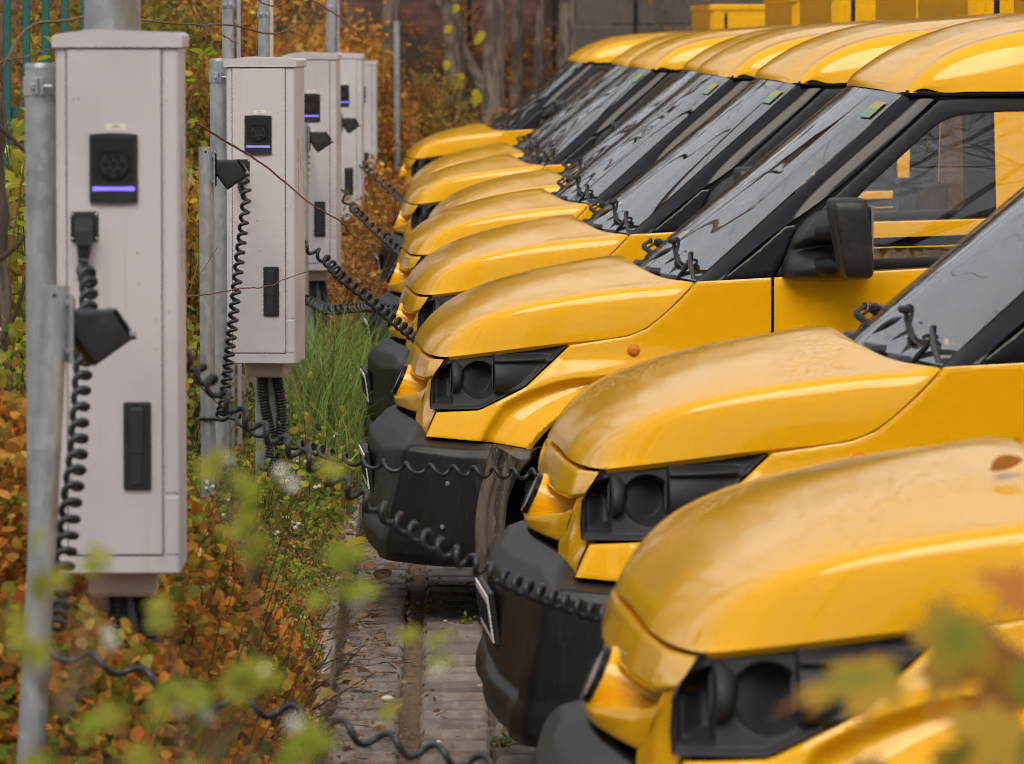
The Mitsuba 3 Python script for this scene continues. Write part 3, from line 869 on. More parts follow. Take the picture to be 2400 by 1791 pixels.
p[:, 0] = np.where(p[:, 0] < 0, p[:, 0] * (1 + .2 * np.clip(p[:, 2] / .126, -1, 1)), p[:, 0])
hd.vertices = p + [1.616, -.205, 1.234]
seam = [(1.598 + .004 * math.cos(t), -.205 - .0975 * 1.0 * math.cos(t), 1.234 + .129 * math.sin(t)) for t in np.linspace(-1.3, 1.3, 30)]
for s in (0, 1):
    nm = 'mirror' + ('_001' if s else '')
    fx = flip if s else (lambda m: m)
    part(nm + '__arm', fx(arms), 'mat_black_trim', smooth=40)
    part(nm + '__head', fx(hd), 'mat_black_plastic', smooth=50)
    part(nm + '__glass', fx(box(1.667, 1.675, -.285, -.125, 1.135, 1.335, .004)), 'mat_lens')
    part(nm + '__screw', fx(lathe([(0, .004), (.006, .003), (.007, -.003)], 12, (-.3, -1, 0), (1.523, -.012, 1.186))), 'mat_bolt')
both('side_marker', lathe([(0, .016), (.010, .015), (.014, .010), (.016, .004), (.021, .003), (.021, -.004)], 22, (0, -1, 0), (.960, float(fender_v(np.array([.96]), np.array([.873]))[0]), .873)), 'mat_amber', label='amber marker lamp on the front wing')

# wheels, arches, load box
tyre = [(.20, -.085), (.255, -.095), (.300, -.092), (.318, -.080), (.325, -.06), (.325, .06), (.318, .08), (.300, .092), (.255, .095), (.20, .085)]
for u in (.98, 3.85):
    for v in (.14, 1.60):
        w = part('wheel', lathe(tyre, 40, (0, 1, 0), (u, v, .325)), 'mat_tyre', smooth=30)
        part(w + '__rim', lathe([(0, .03), (.07, .04), (.12, .02), (.19, .05), (.205, .085), (.21, -.08), (0, -.08)], 40, (0, -1 if v < .87 else 1, 0), (u, v, .325)), 'mat_rim', smooth=30)
arch = [tube(np.array([(.98 + .44 * math.cos(a), y, .315 + .44 * math.sin(a)) for a in np.linspace(0, math.pi, 24)]), .012, 4) for y in np.linspace(.06, .30, 14)]
lin = grid_mesh(np.array([[(.98 + .445 * math.cos(a), y, .315 + .445 * math.sin(a)) for a in np.linspace(-.3, math.pi + .3, 30)] for y in (.05, .34)]))
cap_ = panel([(.98 + .45 * math.cos(a), .315 + .45 * math.sin(a)) for a in np.linspace(-.3, math.pi + .3, 30)], lambda u, z: u * 0 + .34, .1, fold=.01)
both('wheel_arch', cat([lin, cap_]), 'mat_dark')
part('chassis', box(1.4, 4.75, .16, 1.58, .24, .44), 'mat_dark')
X0, X1, Z0, Z1 = 2.93, 4.95, .46, 2.175
part('load_box', box(X0, X1, -.02, WV + .02, Z0, Z1, .03), 'mat_yellow_plain')
bxp = 'load_box'
for v in (-.028, WV + .012):
    for u in (X0 + .03, X1 - .07):
        part(bxp + '__corner_post', box(u, u + .05, v, v + .016, Z0, Z1 - .05, .004), 'mat_yellow_plain')
    part(bxp + '__door_seam', box(X0 + .118, X0 + .145, v + .004, v + .012, Z0 + .03, Z1 - .06), 'mat_dark')
    part(bxp + '__side_panel', box(X0 + .165, X0 + .66, v + .001, v + .013, Z0 + .05, Z1 - .10, .004), 'mat_yellow_plain')
    part(bxp + '__side_panel', box(X0 + .72, X0 + 1.88, v + .001, v + .013, Z0 + .05, Z1 - .10, .004), 'mat_yellow_plain')
part(bxp + '__roof_rail', cat([box(X0 - .012, X1 + .01, -.034, .03, Z1 - .045, Z1 + .012, .01), box(X0 - .012, X1 + .01, WV - .03, WV + .034, Z1 - .045, Z1 + .012, .01), box(X0 - .014, X0 + .04, .03, WV - .03, Z1 - .045, Z1 + .010, .01)]), 'mat_yellow_plain')

AV = math.radians(-3.0)
VANS = [((.041, 8.844), 'nearest yellow delivery van, cut off at the bottom right behind blurred maple leaves'),
        ((-.013, 12.796), 'second nearest yellow delivery van, its windscreen cut off at the right edge'),
        ((-.379, 17.484), 'sharp yellow delivery van with big black door mirror and dusty bumper corner'),
        ((-.445, 21.90), 'yellow delivery van right behind the one with the big door mirror'),
        ((-.495, 26.156), 'fifth yellow delivery van of the row, its headlight just showing behind its neighbour'),
        ((-.385, 30.412), 'sixth yellow delivery van of the row, set back so that its nose is almost hidden'),
        ((-.557, 34.668), 'seventh yellow delivery van of the row, in front of the last two'),
        ((-.542, 38.94), 'last but one yellow delivery van of the row, its bonnet crossed by a far cable'),
        ((-.655, 48.70), 'farthest yellow delivery van, alone against the dark tree trunks')]
for (x, y), lab in VANS:
    k = fresh('delivery_van')
    M = T(np.array([[math.cos(AV), math.sin(AV), 0, x], [-math.sin(AV), math.cos(AV), 0, y], [0, 0, 1, 0], [0, 0, 0, 1]], float))
    for name, d, l in van:
        d = dict(d)
        d['to_world'] = M
        scene[f'{k}__{name}'] = d
        if l:
            labels[f'{k}__{name}'] = {'label': l}
    tag(k, lab, 'van', 'yellow delivery vans parked in a row')


# ------------------------------------------------------------------ charging stations (x right, y back from the front, z up; built once, 0.26 wide, 1.12 tall)
CW, CD, CH = 0.259, 0.30, 1.12
sta = []


def spart(name, mesh, mat, smooth=35, label=None, **k):
    n, i = name, 1
    while any(x[0] == n for x in sta):
        n = f'{name}_{i:03d}'
        i += 1
    sta.append((n, mikit.ply(mesh, mat, smooth=smooth, **k), label))
    return n


def rounded_prism(x0, x1, y0, y1, z0, z1, r, edge=0.003):
    sec = shapely.box(x0 + r, y0 + r, x1 - r, y1 - r).buffer(r, quad_segs=6)
    m = trimesh.creation.extrude_polygon(sec, z1 - z0 - 2 * edge, engine='earcut')
    m.apply_translation([0, 0, z0 + edge])
    lo = trimesh.creation.extrude_polygon(sec.buffer(-edge), z1 - z0, engine='earcut')
    lo.apply_translation([0, 0, z0])
    pts = np.vstack([m.vertices, lo.vertices])
    return trimesh.Trimesh(pts).convex_hull


spart('cabinet', rounded_prism(.003, CW - .003, .004, CD, 0, CH - .036, .012), 'mat_cabinet')
spart('door', box(.0265, .2195, -.0005, .02, .040, CH - .039, .002), 'mat_cabinet')
spart('door__seam', cat([box(.0235, .0268, .0032, .01, .036, CH - .036), box(.2192, .2226, .0032, .01, .036, CH - .036), box(.0235, .2226, .0034, .01, .0365, .0402)]), 'mat_seam', smooth=False)
spart('corner_cover', cat([box(.2235, .2545, .0012, .02, .165, CH - .04, .004), box(.2235, .2545, .0012, .02, .038, .161, .004)]), 'mat_cabinet')
lidp = np.array([(-.004, 0), (CW + .004, 0), (CW + .004, .024), (CW - .004, .031), (CW * .30, .037), (.004, .027), (-.004, .021)])
lid = trimesh.creation.extrude_polygon(Polygon(lidp).buffer(-.003).buffer(.003, quad_segs=4), CD + .012, engine='earcut')
lid.vertices = np.stack([lid.vertices[:, 0], lid.vertices[:, 2] - .006, lid.vertices[:, 1] + CH - .0355], 1)
lid.faces = lid.faces[:, ::-1]
spart('lid', lid, 'mat_cabinet', smooth=25)
spart('lid__shadow_gap', box(.004, CW - .004, .002, CD - .004, CH - .0375, CH - .034), 'mat_seam', smooth=False)


def zt(px):
    return CH - px


def bulged(x0, x1, zb, ztop, sag, y0, y1):
    w = np.linspace(0, 1, 17)
    top = [(x0 + (x1 - x0) * t, ztop + sag * (1 - (2 * t - 1) ** 2)) for t in w]
    bot = [(x1 + (x0 - x1) * t, zb - sag * (1 - (2 * t - 1) ** 2)) for t in w]
    m = trimesh.creation.extrude_polygon(Polygon(top + bot).buffer(-.002).buffer(.002, quad_segs=3), y1 - y0, engine='earcut')
    m.vertices = np.stack([m.vertices[:, 0], y1 - m.vertices[:, 2], m.vertices[:, 1]], 1)
    return m


spart('socket_plate', bulged(.0726, .1714, zt(.353), zt(.214), .003, -.010, .0), 'mat_black_plastic', label='black charging socket plate with a glowing blue bar')
spart('socket_plate__recess', bulged(.080, .164, zt(.312), zt(.222), .001, -.0108, -.008), 'mat_dark')
ring = Point(.1225, zt(.272)).buffer(.034, quad_segs=12).intersection(shapely.box(0, zt(.31), .3, zt(.246)))
rg = trimesh.creation.extrude_polygon(ring.difference(ring.buffer(-.0055)), .006, engine='earcut')
rg.vertices = np.stack([rg.vertices[:, 0], -.010 - rg.vertices[:, 2], rg.vertices[:, 1]], 1)
spart('socket', rg, 'mat_black_trim', smooth=30)
fc = trimesh.creation.extrude_polygon(ring.buffer(-.0055), .0005, engine='earcut')
fc.vertices = np.stack([fc.vertices[:, 0], -.0112 - fc.vertices[:, 2], fc.vertices[:, 1]], 1)
spart('socket__face', fc, 'mat_lamp_housing', smooth=False)
for a, b in ((-.0085, .0145), (.0085, .0145), (-.0175, 0), (0, 0), (.0175, 0), (-.0095, -.0165), (.0095, -.0165)):
    spart('socket__contact', lathe([(.0030, .0), (.0062, .0), (.0066, .003), (.0048, .0034), (.0044, .0004), (0, .0004)], 14, (0, -1, 0), (.1225 + a, -.0118, zt(.2745) + b)), 'mat_dark')
led = bulged(.0792, .1654, zt(.330), zt(.3205), -.0012, -.0118, -.009)
scene['mat_led_body'] = two(prin([0.2, 0.18, 0.6], 0.4))
led_shape = mikit.ply(led, 'mat_led_body', smooth=False)
led_shape['emitter'] = {'type': 'area', 'radiance': rgb([0.05, 0.03, 0.42])}
sta.append(('socket_plate__light_bar', led_shape, 'glowing violet blue light bar'))
spart('notice', box(.1060, .1480, -.0012, 0.001, zt(.2035), zt(.1925)), 'mat_label')
spart('notice__print', cat([box(.1205, .1335, -.0018, 0, zt(.1968), zt(.1952)), box(.117, .137, -.0018, 0, zt(.2000), zt(.1983))]), 'mat_label_ink', smooth=False)
spart('outlet', box(.0335, .0908, -.008, .0, zt(.434), zt(.372), .003), 'mat_black_plastic')
for a in (.0375, .0868):
    for b in (.378, .428):
        spart('outlet__screw', lathe([(0, .004), (.0032, .003), (.0036, -.002)], 10, (0, -1, 0), (a, -.008, zt(b))), 'mat_bolt')
cap = trimesh.Trimesh([(x, y, z) for x, y, z in ((.044, -.008, zt(.386)), (.080, -.008, zt(.386)), (.044, -.034, zt(.402)), (.080, -.034, zt(.402)), (.045, -.050, zt(.412)), (.079, -.050, zt(.412)), (.046, -.052, zt(.440)), (.078, -.052, zt(.440)), (.045, -.008, zt(.440)), (.079, -.008, zt(.440)))]).convex_hull
spart('outlet__plug', cap, 'mat_black_plastic', smooth=20)
boot = [(.0625, -.030, zt(.436)), (.062, -.030, zt(.452)), (.061, -.031, zt(.468))]
spart('outlet__boot', cat([tube(np.array(boot), [.0155, .0135, .011], 12)] + [lathe([(.0, .003), (.0112 - .0004 * k, .003), (.0118 - .0004 * k, .0), (.0112 - .0004 * k, -.003), (0, -.003)], 12, (.25 + .04 * k, 0, 1), (.0605 + .0009 * k + .00035 * k * k, -.032 - .001 * k, zt(.474 + .0062 * k))) for k in range(6)]), 'mat_black_plastic', smooth=30)
spart('lock_handle', box(.1400, .1970, -.011, .0, zt(.945), zt(.764), .003), 'mat_black_plastic', label='upright black lock handle plate')
spart('lock_handle__grip', rounded_prism(.1535, .1820, -.0185, -.010, zt(.872), zt(.776), .0035), 'mat_rubber')
spart('lock_handle__cover', rounded_prism(.1545, .1790, -.0165, -.010, zt(.935), zt(.868), .0035), 'mat_rubber')
# the right side: vents' tape residue, small marks; below: gland box and corrugated hoses
for y0, y1, z0, z1, m in ((.075, .125, .30, .385, 'mat_residue'), (.215, .262, .295, .38, 'mat_residue'), (.085, .12, .405, .50, 'mat_residue'), (.225, .258, .41, .505, 'mat_residue'), (.15, .165, .29, .325, 'mat_tape'), (.15, .165, .36, .40, 'mat_residue')):
    zz = np.linspace(zt(z1), zt(z0), 22)
    A_ = np.array([[(CW - .0025, y0 + .012 * meshkit.noise([z * 60, 1, y0 * 99]), z), (CW - .0005, (y0 + y1) / 2, z), (CW - .0025, y1 - .012 * meshkit.noise([z * 55, 5, y1 * 99]), z)] for z in zz])
    spart('side_residue', grid_mesh(A_), m)
spart('gland_box', box(.06, .20, .08, .24, -.055, .002, .008), 'mat_pale')


def ribbed(P, r, pitch=.011):
    P = smooth_path(P, 120)
    s = np.concatenate([[0], np.cumsum(np.linalg.norm(np.diff(P, axis=0), axis=1))])
    n = int(s[-1] / pitch * 6)
    Q = np.stack([np.interp(np.linspace(0, s[-1], n), s, P[:, k]) for k in range(3)], 1)
    return tube(Q, r * (1 + .13 * np.sin(np.linspace(0, s[-1], n) / pitch * 2 * np.pi)), 12)


spart('hose', ribbed([(.125, .12, -.04), (.128, .12, -.16), (.150, .11, -.28), (.145, .10, -.40), (.12, .10, -.60)], .019), 'mat_black_plastic', smooth=60)
spart('hose', ribbed([(.165, .14, -.03), (.180, .14, -.12), (.185, .15, -.24), (.155, .15, -.36), (.13, .14, -.62)], .020), 'mat_black_plastic', smooth=60)
spart('stand', cat([box(.085, .165, .17, .21, -.75, -.05, .005)]), 'mat_galv')

STATIONS = [(-.812, 11.52, .742, 0, 1.0, 'nearest white charging station, a torn strip of tape on its right edge'),
            (-.808, 20.19, .685, -5.5, .985, 'white charging station with sharp blue bar, a black cable holder before its left half'),
            (-.836, 28.8, .675, -3.0, 1.0, 'third white charging station, half hidden by the second'),
            (-.842, 37.44, .660, -2, 1.0, 'fourth white charging station, its lock handle hidden by orange twigs'),
            (-.860, 46.08, .600, -1.5, .99, 'farthest white charging station, only its right edge showing')]
for x, y, z, rot, sc, lab in STATIONS:
    k = fresh('charging_station')
    M = T().translate([x, y, z]).rotate([0, 0, 1], rot).scale([sc, 1, sc])
    for name, d, l in sta:
        d = dict(d)
        d['to_world'] = M
        scene[f'{k}__{name}'] = d
        if l:
            labels[f'{k}__{name}'] = {'label': l}
    tag(k, lab, 'charging station', 'white charging stations along the kerb')
strip = grid_mesh(np.array([[(-.5535 + .012 * math.sin(t * 3.0) + .010 * t, 11.62 + .03 * s, 1.862 - .225 - .085 * t - .02 * s * t) for s in np.linspace(0, 1, 6)] for t in np.linspace(0, 1, 16)]))
put('charging_station__torn_tape', strip, 'mat_tape', smooth=True)
labels['charging_station__torn_tape'] = {'label': 'loose end of torn beige tape'}

# ------------------------------------------------------------------ posts
def pipe(x, y, z0, z1, r, wall=.003, n=28, x1=None):
    x1 = x if x1 is None else x1
    t = np.linspace(0, 1, 8)
    outer = tube(np.stack([x + (x1 - x) * t, y + 0 * t, z0 + (z1 - z0) * t], 1), r, n, cap=False)
    inner = tube(np.stack([x + (x1 - x) * t, y + 0 * t, z0 + (z1 - z0) * t], 1), r - wall, n, cap=False)
    inner.faces = inner.faces[:, ::-1]
    k = np.arange(n)
    V = np.vstack([outer.vertices[-n:], inner.vertices[-n:]])
    F = np.vstack([np.stack([k, (k + 1) % n, n + (k + 1) % n], 1), np.stack([k, n + (k + 1) % n, n + k], 1)])
    return cat([outer, inner, (V, F)])


for i, ((x, y, ztop, zc), lab) in enumerate(zip([(-.854, 11.74, 1.790, 1.745), (-.838, 20.46, 1.780, 1.715), (-.845, 29.1, 1.775, 1.71), (-.845, 37.7, 1.77, 1.71)],
                                                ['thick steel support post with bright clamp bolt at the far left', 'steel support post left of the second charging station, clamped near its top',
                                                 'steel support post behind the third charging station', 'steel support post behind the fourth charging station'])):
    k = fresh('support_post')
    r = .034 if i == 0 else .036
    put(k + '__tube', pipe(x, y, -.1, ztop, r), 'mat_galv', smooth=40)
    put(k + '__top_cap', lathe([(0, .004), (r - .002, .003), (r + .001, -.004)], 28, (0, 0, 1), (x, y, ztop)), 'mat_galv')
    put(k + '__clamp', lathe([(r + .001, -.020), (r + .004, -.019), (r + .004, .019), (r + .001, .020)], 28, (0, 0, 1), (x, y, zc)), 'mat_galv')
    put(k + '__clamp__lug', cat([box(x - .008, x - .003, y - r - .022, y - r + .002, zc - .018, zc + .018, .002), box(x + .004, x + .009, y - r - .022, y - r + .002, zc - .018, zc + .018, .002)]), 'mat_galv')
    put(k + '__clamp__bolt', cat([lathe([(0, .012), (.0075, .012), (.0085, .009), (.0085, .003), (0, .003)], 6, (-1, 0, 0), (x - .006, y - r - .014, zc)), lathe([(0, .024), (.004, .022), (.004, 0)], 10, (1, 0, 0), (x + .004, y - r - .014, zc))]), 'mat_bolt')
    tag(k, lab, 'post', 'steel posts that carry the charging stations')


def holder_post(x, y, ztop, lean, lab, turn=0.0):
    k = fresh('holder_post')
    r = .0262
    put(k + '__tube', pipe(x + lean, y, -.1, ztop, r, x1=x), 'mat_galv', smooth=40)
    put(k + '__hole', lathe([(0, .001), (.004, .001), (.0045, -.002)], 10, (0, -1, 0), (x - .001, y - r, ztop - .018)), 'mat_dark')
    lx = lean * .09
    c, s = math.cos(turn), math.sin(turn)
    M = T(np.array([[c, -s, 0, x + lx], [s, c, 0, y], [0, 0, 1, ztop - .078], [0, 0, 0, 1]], float))
    put(k + '__plate', box(.0265, .0325, -.045, .045, -.066, .064, .003), 'mat_galv', M)
    put(k + '__plate__bolt', cat([lathe([(0, .005), (.005, .005), (.006, .0), (.006, -.004)], 6, (-1, 0, 0), (.0265, -.024, z)) for z in (-.044, .046)]), 'mat_bolt', M)
    # the holster: an angled square tube whose mouth looks up to the right
    prof = [(.0325, .032), (.112, .032), (.150, -.022), (.074, -.074), (.0325, -.016)]
    hull = []
    for off, yy in ((.012, .034), (.006, .0325), (.002, .028), (0, .022), (0, -.022), (.002, -.028), (.006, -.0325), (.012, -.034)):
        ring_ = Polygon(prof).buffer(-.006).buffer(.006 - off, quad_segs=4).exterior
        hull += [(a_, yy, b_) for a_, b_ in np.asarray(ring_.coords)]
    put(k + '__holster', trimesh.Trimesh(np.array(hull)).convex_hull, 'mat_black_plastic', M, smooth=30)
    put(k + '__holster__back_plate', box(.0325, .0365, -.040, .040, -.060, .055, .002), 'mat_black_trim', M)
    d = np.array([.150 - .112, 0, -.022 - .032])
    d /= np.linalg.norm(d)
    n = np.array([-d[2], 0, d[0]])
    e = box(-.0345, .0345, -.034, .034, -.004, .005, .002)
    e.apply_transform(np.array([[d[0], 0, n[0], .131], [d[1], 1, n[1], 0], [d[2], 0, n[2], .005], [0, 0, 0, 1]], float))
    put(k + '__holster__mouth_rim', e, 'mat_black_gloss', M)
    put(k + '__holster__catch', box(.139, .151, -.040, -.034, -.018, -.006, .002), 'mat_bolt', M)
    tag(k, lab, 'post', 'slim steel posts with black plug holders')


holder_post(-.7313, 10.40, 1.386, -.085, 'near slim steel post with a blurred black plug holder, before the first charging station', .28)
holder_post(-.8547, 19.68, 1.476, .006, 'sharp slim steel post with black plug holder and a cable tied round it')
holder_post(-.742, 28.4, 1.44, 0, 'slim post hidden by the second charging station but for its plug holder')
holder_post(-.742, 36.96, 1.40, 0, 'slim post whose black plug holder peeps out under a blue bar')

put('lamp_post__shaft', tube(np.array([(-.770, 12.832, -.1), (-.770, 12.832, 2.0), (-.770, 12.832, 5.0)]), [.0655, .0645, .055], 36), 'mat_galv', smooth=40)
put('lamp_post__arm', tube(smooth_path([(-.77, 12.832, 5.0), (-.77, 12.832, 5.3), (-.5, 12.832, 5.5), (-.1, 12.832, 5.52)], 20), .03, 12), 'mat_galv')
put('lamp_post__lamp_head', box(-.15, .35, 12.73, 12.93, 5.46, 5.56, .03), 'mat_galv')
tag('lamp_post', 'wide grey steel pole rising behind the nearest charging station', 'lamp post')
for (px, y, r, zc, lab, strip_mat, dx) in ((-.845, 21.44, .0235, 1.985, 'left one of two grey pipes behind the second charging station', 'mat_lilac', .040),
                                          (-.736, 22.24, .0225, 1.955, 'right one of two grey pipes behind the second charging station', 'mat_pale', .030),
                                          (-.83, 39.36, .034, 2.10, 'thin grey pipe behind the fourth charging station', 'mat_lilac', .05)):
    k = fresh('steel_pipe')
    put(k + '__tube', pipe(px, y, -.1, 3.4, r), 'mat_galv', smooth=40)
    put(k + '__clamp', lathe([(r, -.013), (r + .005, -.012), (r + .005, .012), (r, .013)], 24, (0, 0, 1), (px, y, zc)), 'mat_galv')
    put(k + '__clamp__bolt', cat([lathe([(0, .012), (.008, .011), (.009, 0)], 8, (0, -1, 0), (px + s * .012, y - r, zc)) for s in (-1, 1)]), 'mat_bolt')
    put(k + '__conduit', box(px + dx - .008, px + dx + .008, y - .01, y + .01, .3, 3.3, .004), strip_mat)
    tag(k, lab, 'pipe', 'grey pipes behind the charging stations')
put('grey_post__tube', pipe(-.50, 52.8, -.1, 2.06, .03), 'mat_galv', smooth=40)
put('grey_post__foot', box(-.56, -.44, 52.74, 52.86, -.05, .1, .01), 'mat_kerb')
tag('grey_post', 'lone grey post in the brown brush right of the far charging stations', 'post')

# ------------------------------------------------------------------ coiled charging cables
def cable(lab, *meshes):
    k = fresh('coiled_cable')
    for name, m in meshes:
        put(f'{k}__{name}', m, 'mat_rubber', smooth=60)
    tag(k, lab, 'cable', 'black coiled charging cables')


WIRE, CR = .0068, .0132
cable('coiled cable hanging before the nearest charging station and waving along the bottom edge',
      ('hanging_coil', coil([(-.742, 11.416, 1.372), (-.732, 11.344, 1.352), (-.7275, 11.28, 1.315), (-.727, 11.2, 1.276), (-.723, 11.04, 1.202), (-.722, 10.912, 1.109), (-.721, 10.8, 1.027), (-.726, 10.72, .961), (-.731, 10.656, .886), (-.739, 10.592, .803), (-.746, 10.512, .731)], [.0135, .0135, .014, .0165, .0175], WIRE, [.046, .046, .048, .048, .046, .034, .024])),
      ('tie_loop', tube(np.array([(-.748 + .040 * math.cos(t) - .035, 10.42 - .038 * math.sin(t), .712 + .006 * math.sin(2 * t)) for t in np.linspace(-.6, 8.32, 40)]), WIRE, 8)),
      ('trailing_coil', coil([(-.748, 10.384, .709), (-.702, 10.352, .700), (-.637, 10.336, .687), (-.542, 10.336, .654), (-.438, 10.336, .624), (-.326, 10.336, .602), (-.222, 10.336, .571), (-.109, 10.336, .538), (.022, 10.336, .507), (.153, 10.336, .475), (.33, 10.272, .45)], [.010, .0165, .0165, .017], WIRE, [.10, .098, .092, .088, .086], per=26)))
cable('thick coiled cable from the nearest charging station across the bumper of the second van',
      ('coil', coil([(-.60, 12.032, 1.18), (-.543, 12.08, 1.132), (-.495, 12, 1.087), (-.441, 12, 1.032), (-.372, 12, .987), (-.273, 12, .921), (-.174, 12, .851), (-.073, 11.92, .792), (.025, 11.84, .744), (.075, 11.84, .720), (.172, 11.76, .684), (.269, 11.68, .656), (.383, 11.6, .630), (.52, 11.488, .62)], [.0155, .0165, .0165, .0155], WIRE, [.056, .056, .054, .050, .046, .040, .034, .030, .028], per=22)))
cable('coiled cable down the second charging station, tied round the slim post',
      ('hanging_coil', coil([(-.7435, 20.096, 1.360), (-.730, 20.048, 1.328), (-.733, 20, 1.221), (-.748, 19.92, 1.075), (-.760, 19.872, .946), (-.773, 19.84, .815), (-.786, 19.808, .686), (-.799, 19.776, .572), (-.810, 19.728, .522)], [.0135, .0135, .0145, .0155], WIRE, [.043, .041, .038, .033, .028, .026])),
      ('tie_loop', tube(np.array([(-.8475 + .036 * math.cos(t) + .002, 19.68 - .036 * math.sin(t), .519 + .004 * math.sin(t)) for t in np.linspace(-.4, 8.64, 40)]), WIRE, 8)),
      ('trailing_coil', coil([(-.812, 19.632, .517), (-.786, 19.584, .538), (-.766, 19.52, .546), (-.690, 19.2, .523), (-.585, 18.88, .505), (-.407, 17.92, .531), (-.254, 17.36, .537), (-.105, 17.2, .531), (.038, 17.152, .526), (.180, 17.12, .522), (.293, 17.088, .521), (.44, 17.056, .53)], [.012, .0155, .0155, .0145, .0145], WIRE, [.12, .20, .24, .26, .28, .24, .12, .062, .058], per=30)))
cable('coiled cable from the second charging station to the nose of the sharp van',
      ('coil', coil([(-.60, 20.96, 1.098), (-.563, 21.12, 1.082), (-.511, 21.12, 1.056), (-.421, 20.96, .983), (-.315, 20.8, .904), (-.211, 20.64, .825), (-.107, 20.48, .748), (.0, 20.288, .66)], .0172, WIRE, [.062, .058, .046, .042, .040], per=20)))
cable('sagging coiled cable under the third charging station, behind the green grass',
      ('coil', coil([(-.80, 27.6, .655), (-.735, 27.5, .603), (-.682, 27.4, .580), (-.625, 27.2, .564), (-.570, 27.0, .560), (-.513, 26.9, .570), (-.460, 26.8, .578), (-.390, 26.6, .592), (-.315, 26.3, .598), (-.15, 26.0, .59)], .02, .0078, .062, per=18)))
cable('coiled cable right of the third charging station, running down to the blurred yellow noses',
      ('coil', coil([(-.62, 29.6, 1.09), (-.579, 29.76, 1.049), (-.541, 29.76, 1.0), (-.477, 29.6, .943), (-.414, 29.44, .887), (-.344, 29.28, .832), (-.282, 29.12, .784), (-.229, 28.96, .749), (-.10, 28.8, .70)], .0185, .0075, .085, per=24)))
cable('farthest coiled cable, grown through by twigs, from the fourth charging station',
      ('coil', coil([(-.78, 37.6, 1.18), (-.724, 37.76, 1.146), (-.634, 37.6, 1.071), (-.523, 37.28, .991), (-.426, 37.12, .909), (-.327, 36.8, .831), (-.231, 36.48, .784), (-.12, 36.16, .75)], .019, .0075, .09, per=24)))
cable('loops of coiled cable hanging left of the lock handle of the third charging station',
      ('coil', coil([(-.735, 28.72, 1.36), (-.737, 28.688, 1.25), (-.745, 28.64, 1.05), (-.752, 28.608, .85), (-.76, 28.48, .66)], .016, .0075, .034, per=14)))


# ------------------------------------------------------------------ backdrop: walls, tree trunks, fence
put('brick_wall', box(-14, 1.45, 72.0, 72.4, -.2, 2.75), 'mat_brickwall', smooth=False)
put('brick_wall__coping', box(-14.02, 1.46, 71.96, 72.44, 2.751, 2.83, .01), 'mat_greywall')
for x in (-3.2, -.35):
    put('brick_wall__pier', box(x, x + .45, 71.85, 72.0, -.2, 2.9), 'mat_brickwall', smooth=False)
tag('brick_wall', 'old dark red brick wall behind the trees', 'wall')
put('grey_wall', box(1.452, 24, 71.6, 72.0, -.2, 2.85), 'mat_greywall', smooth=False)
for i in range(9):
    for j in range(4):
        x0 = 1.47 + i * 1.25 + (.6 if j % 2 else 0)
        put('grey_wall__block', box(x0, x0 + 1.235, 71.585 - .008 * float(R.random()), 71.7, -.1 + j * .73, -.1 + j * .73 + .715, .02), 'mat_greywall')
tag('grey_wall', 'grey brown stone wall behind the farthest roofs', 'wall')
put('wire_frame__rail', box(.20, 3.2, 70.2, 70.25, 1.62, 1.67), 'mat_greywall')
for x in (.22, 1.28, 2.3):
    put('wire_frame__upright', box(x, x + .05, 70.2, 70.25, -.1, 2.5), 'mat_dark')
tag('wire_frame', 'dark frame of uprights and a thin rail among the trunks', 'fence')

RUSTY = [(.17, .10, .05, 4), (.12, .075, .042, 5), (.22, .14, .06, 2)]
rt = np.random.default_rng(21)


def tree(name, root, height, r0, lab, group, lean=(0, 0, 1), levels=4, r_=rt, foliage=None):
    k = fresh(name)
    trunk, segs = bare_limbs(root, height, r0, r_, levels=levels, lean=lean)
    n = len(trunk)
    put(k + '__trunk', tube(smooth_path(trunk, 16), r0 * (1.15 - .45 * np.linspace(0, 1, 16)), 14), 'mat_bark', smooth=60)
    put(k + '__limbs', sticks([s for s in segs if s[2] > .004] + [(a, b, max(c, .005), max(d, .004)) for a, b, c, d in segs if c <= .004], 5), 'mat_bark', smooth=True)
    tag(k, lab, 'tree', group)
    return k


for root, h, r0, lab, lean in (((.13, 67.52, -.1), 9.5, .13, 'leaning grey trunk before the brick wall, left of the two thickest trunks', (-.045, 0, 1)),
                               ((.53, 66.24, -.1), 10.5, .135, 'thick straight grey brown trunk in the middle of the gap above the farthest van', (0, 0, 1)),
                               ((1.09, 68.48, -.1), 8.5, .055, 'thin pale trunk between the two thick ones', (-.01, 0, 1)),
                               ((1.38, 67.2, -.1), 10, .115, 'grey trunk just left of the farthest windscreen top', (.012, 0, 1)),
                               ((-.76, 68.8, -.1), 9, .13, 'dim brown trunk behind the orange brush', (.02, 0, 1)),
                               ((.78, 69.76, -.1), 8, .075, 'dark slim trunk behind the thick straight one', (.03, 0, 1)),
                               ((4.2, 69.6, -.1), 11, .16, 'tall bare tree mirrored in the windscreens, behind the load boxes', (0, 0, 1)),
                               ((-3.0, 67.2, -.1), 11, .15, 'bare tree beyond the far brush at the left', (0, 0, 1))):
    tree('tree', root, h * 1.25, r0, lab, None, lean, levels=5)
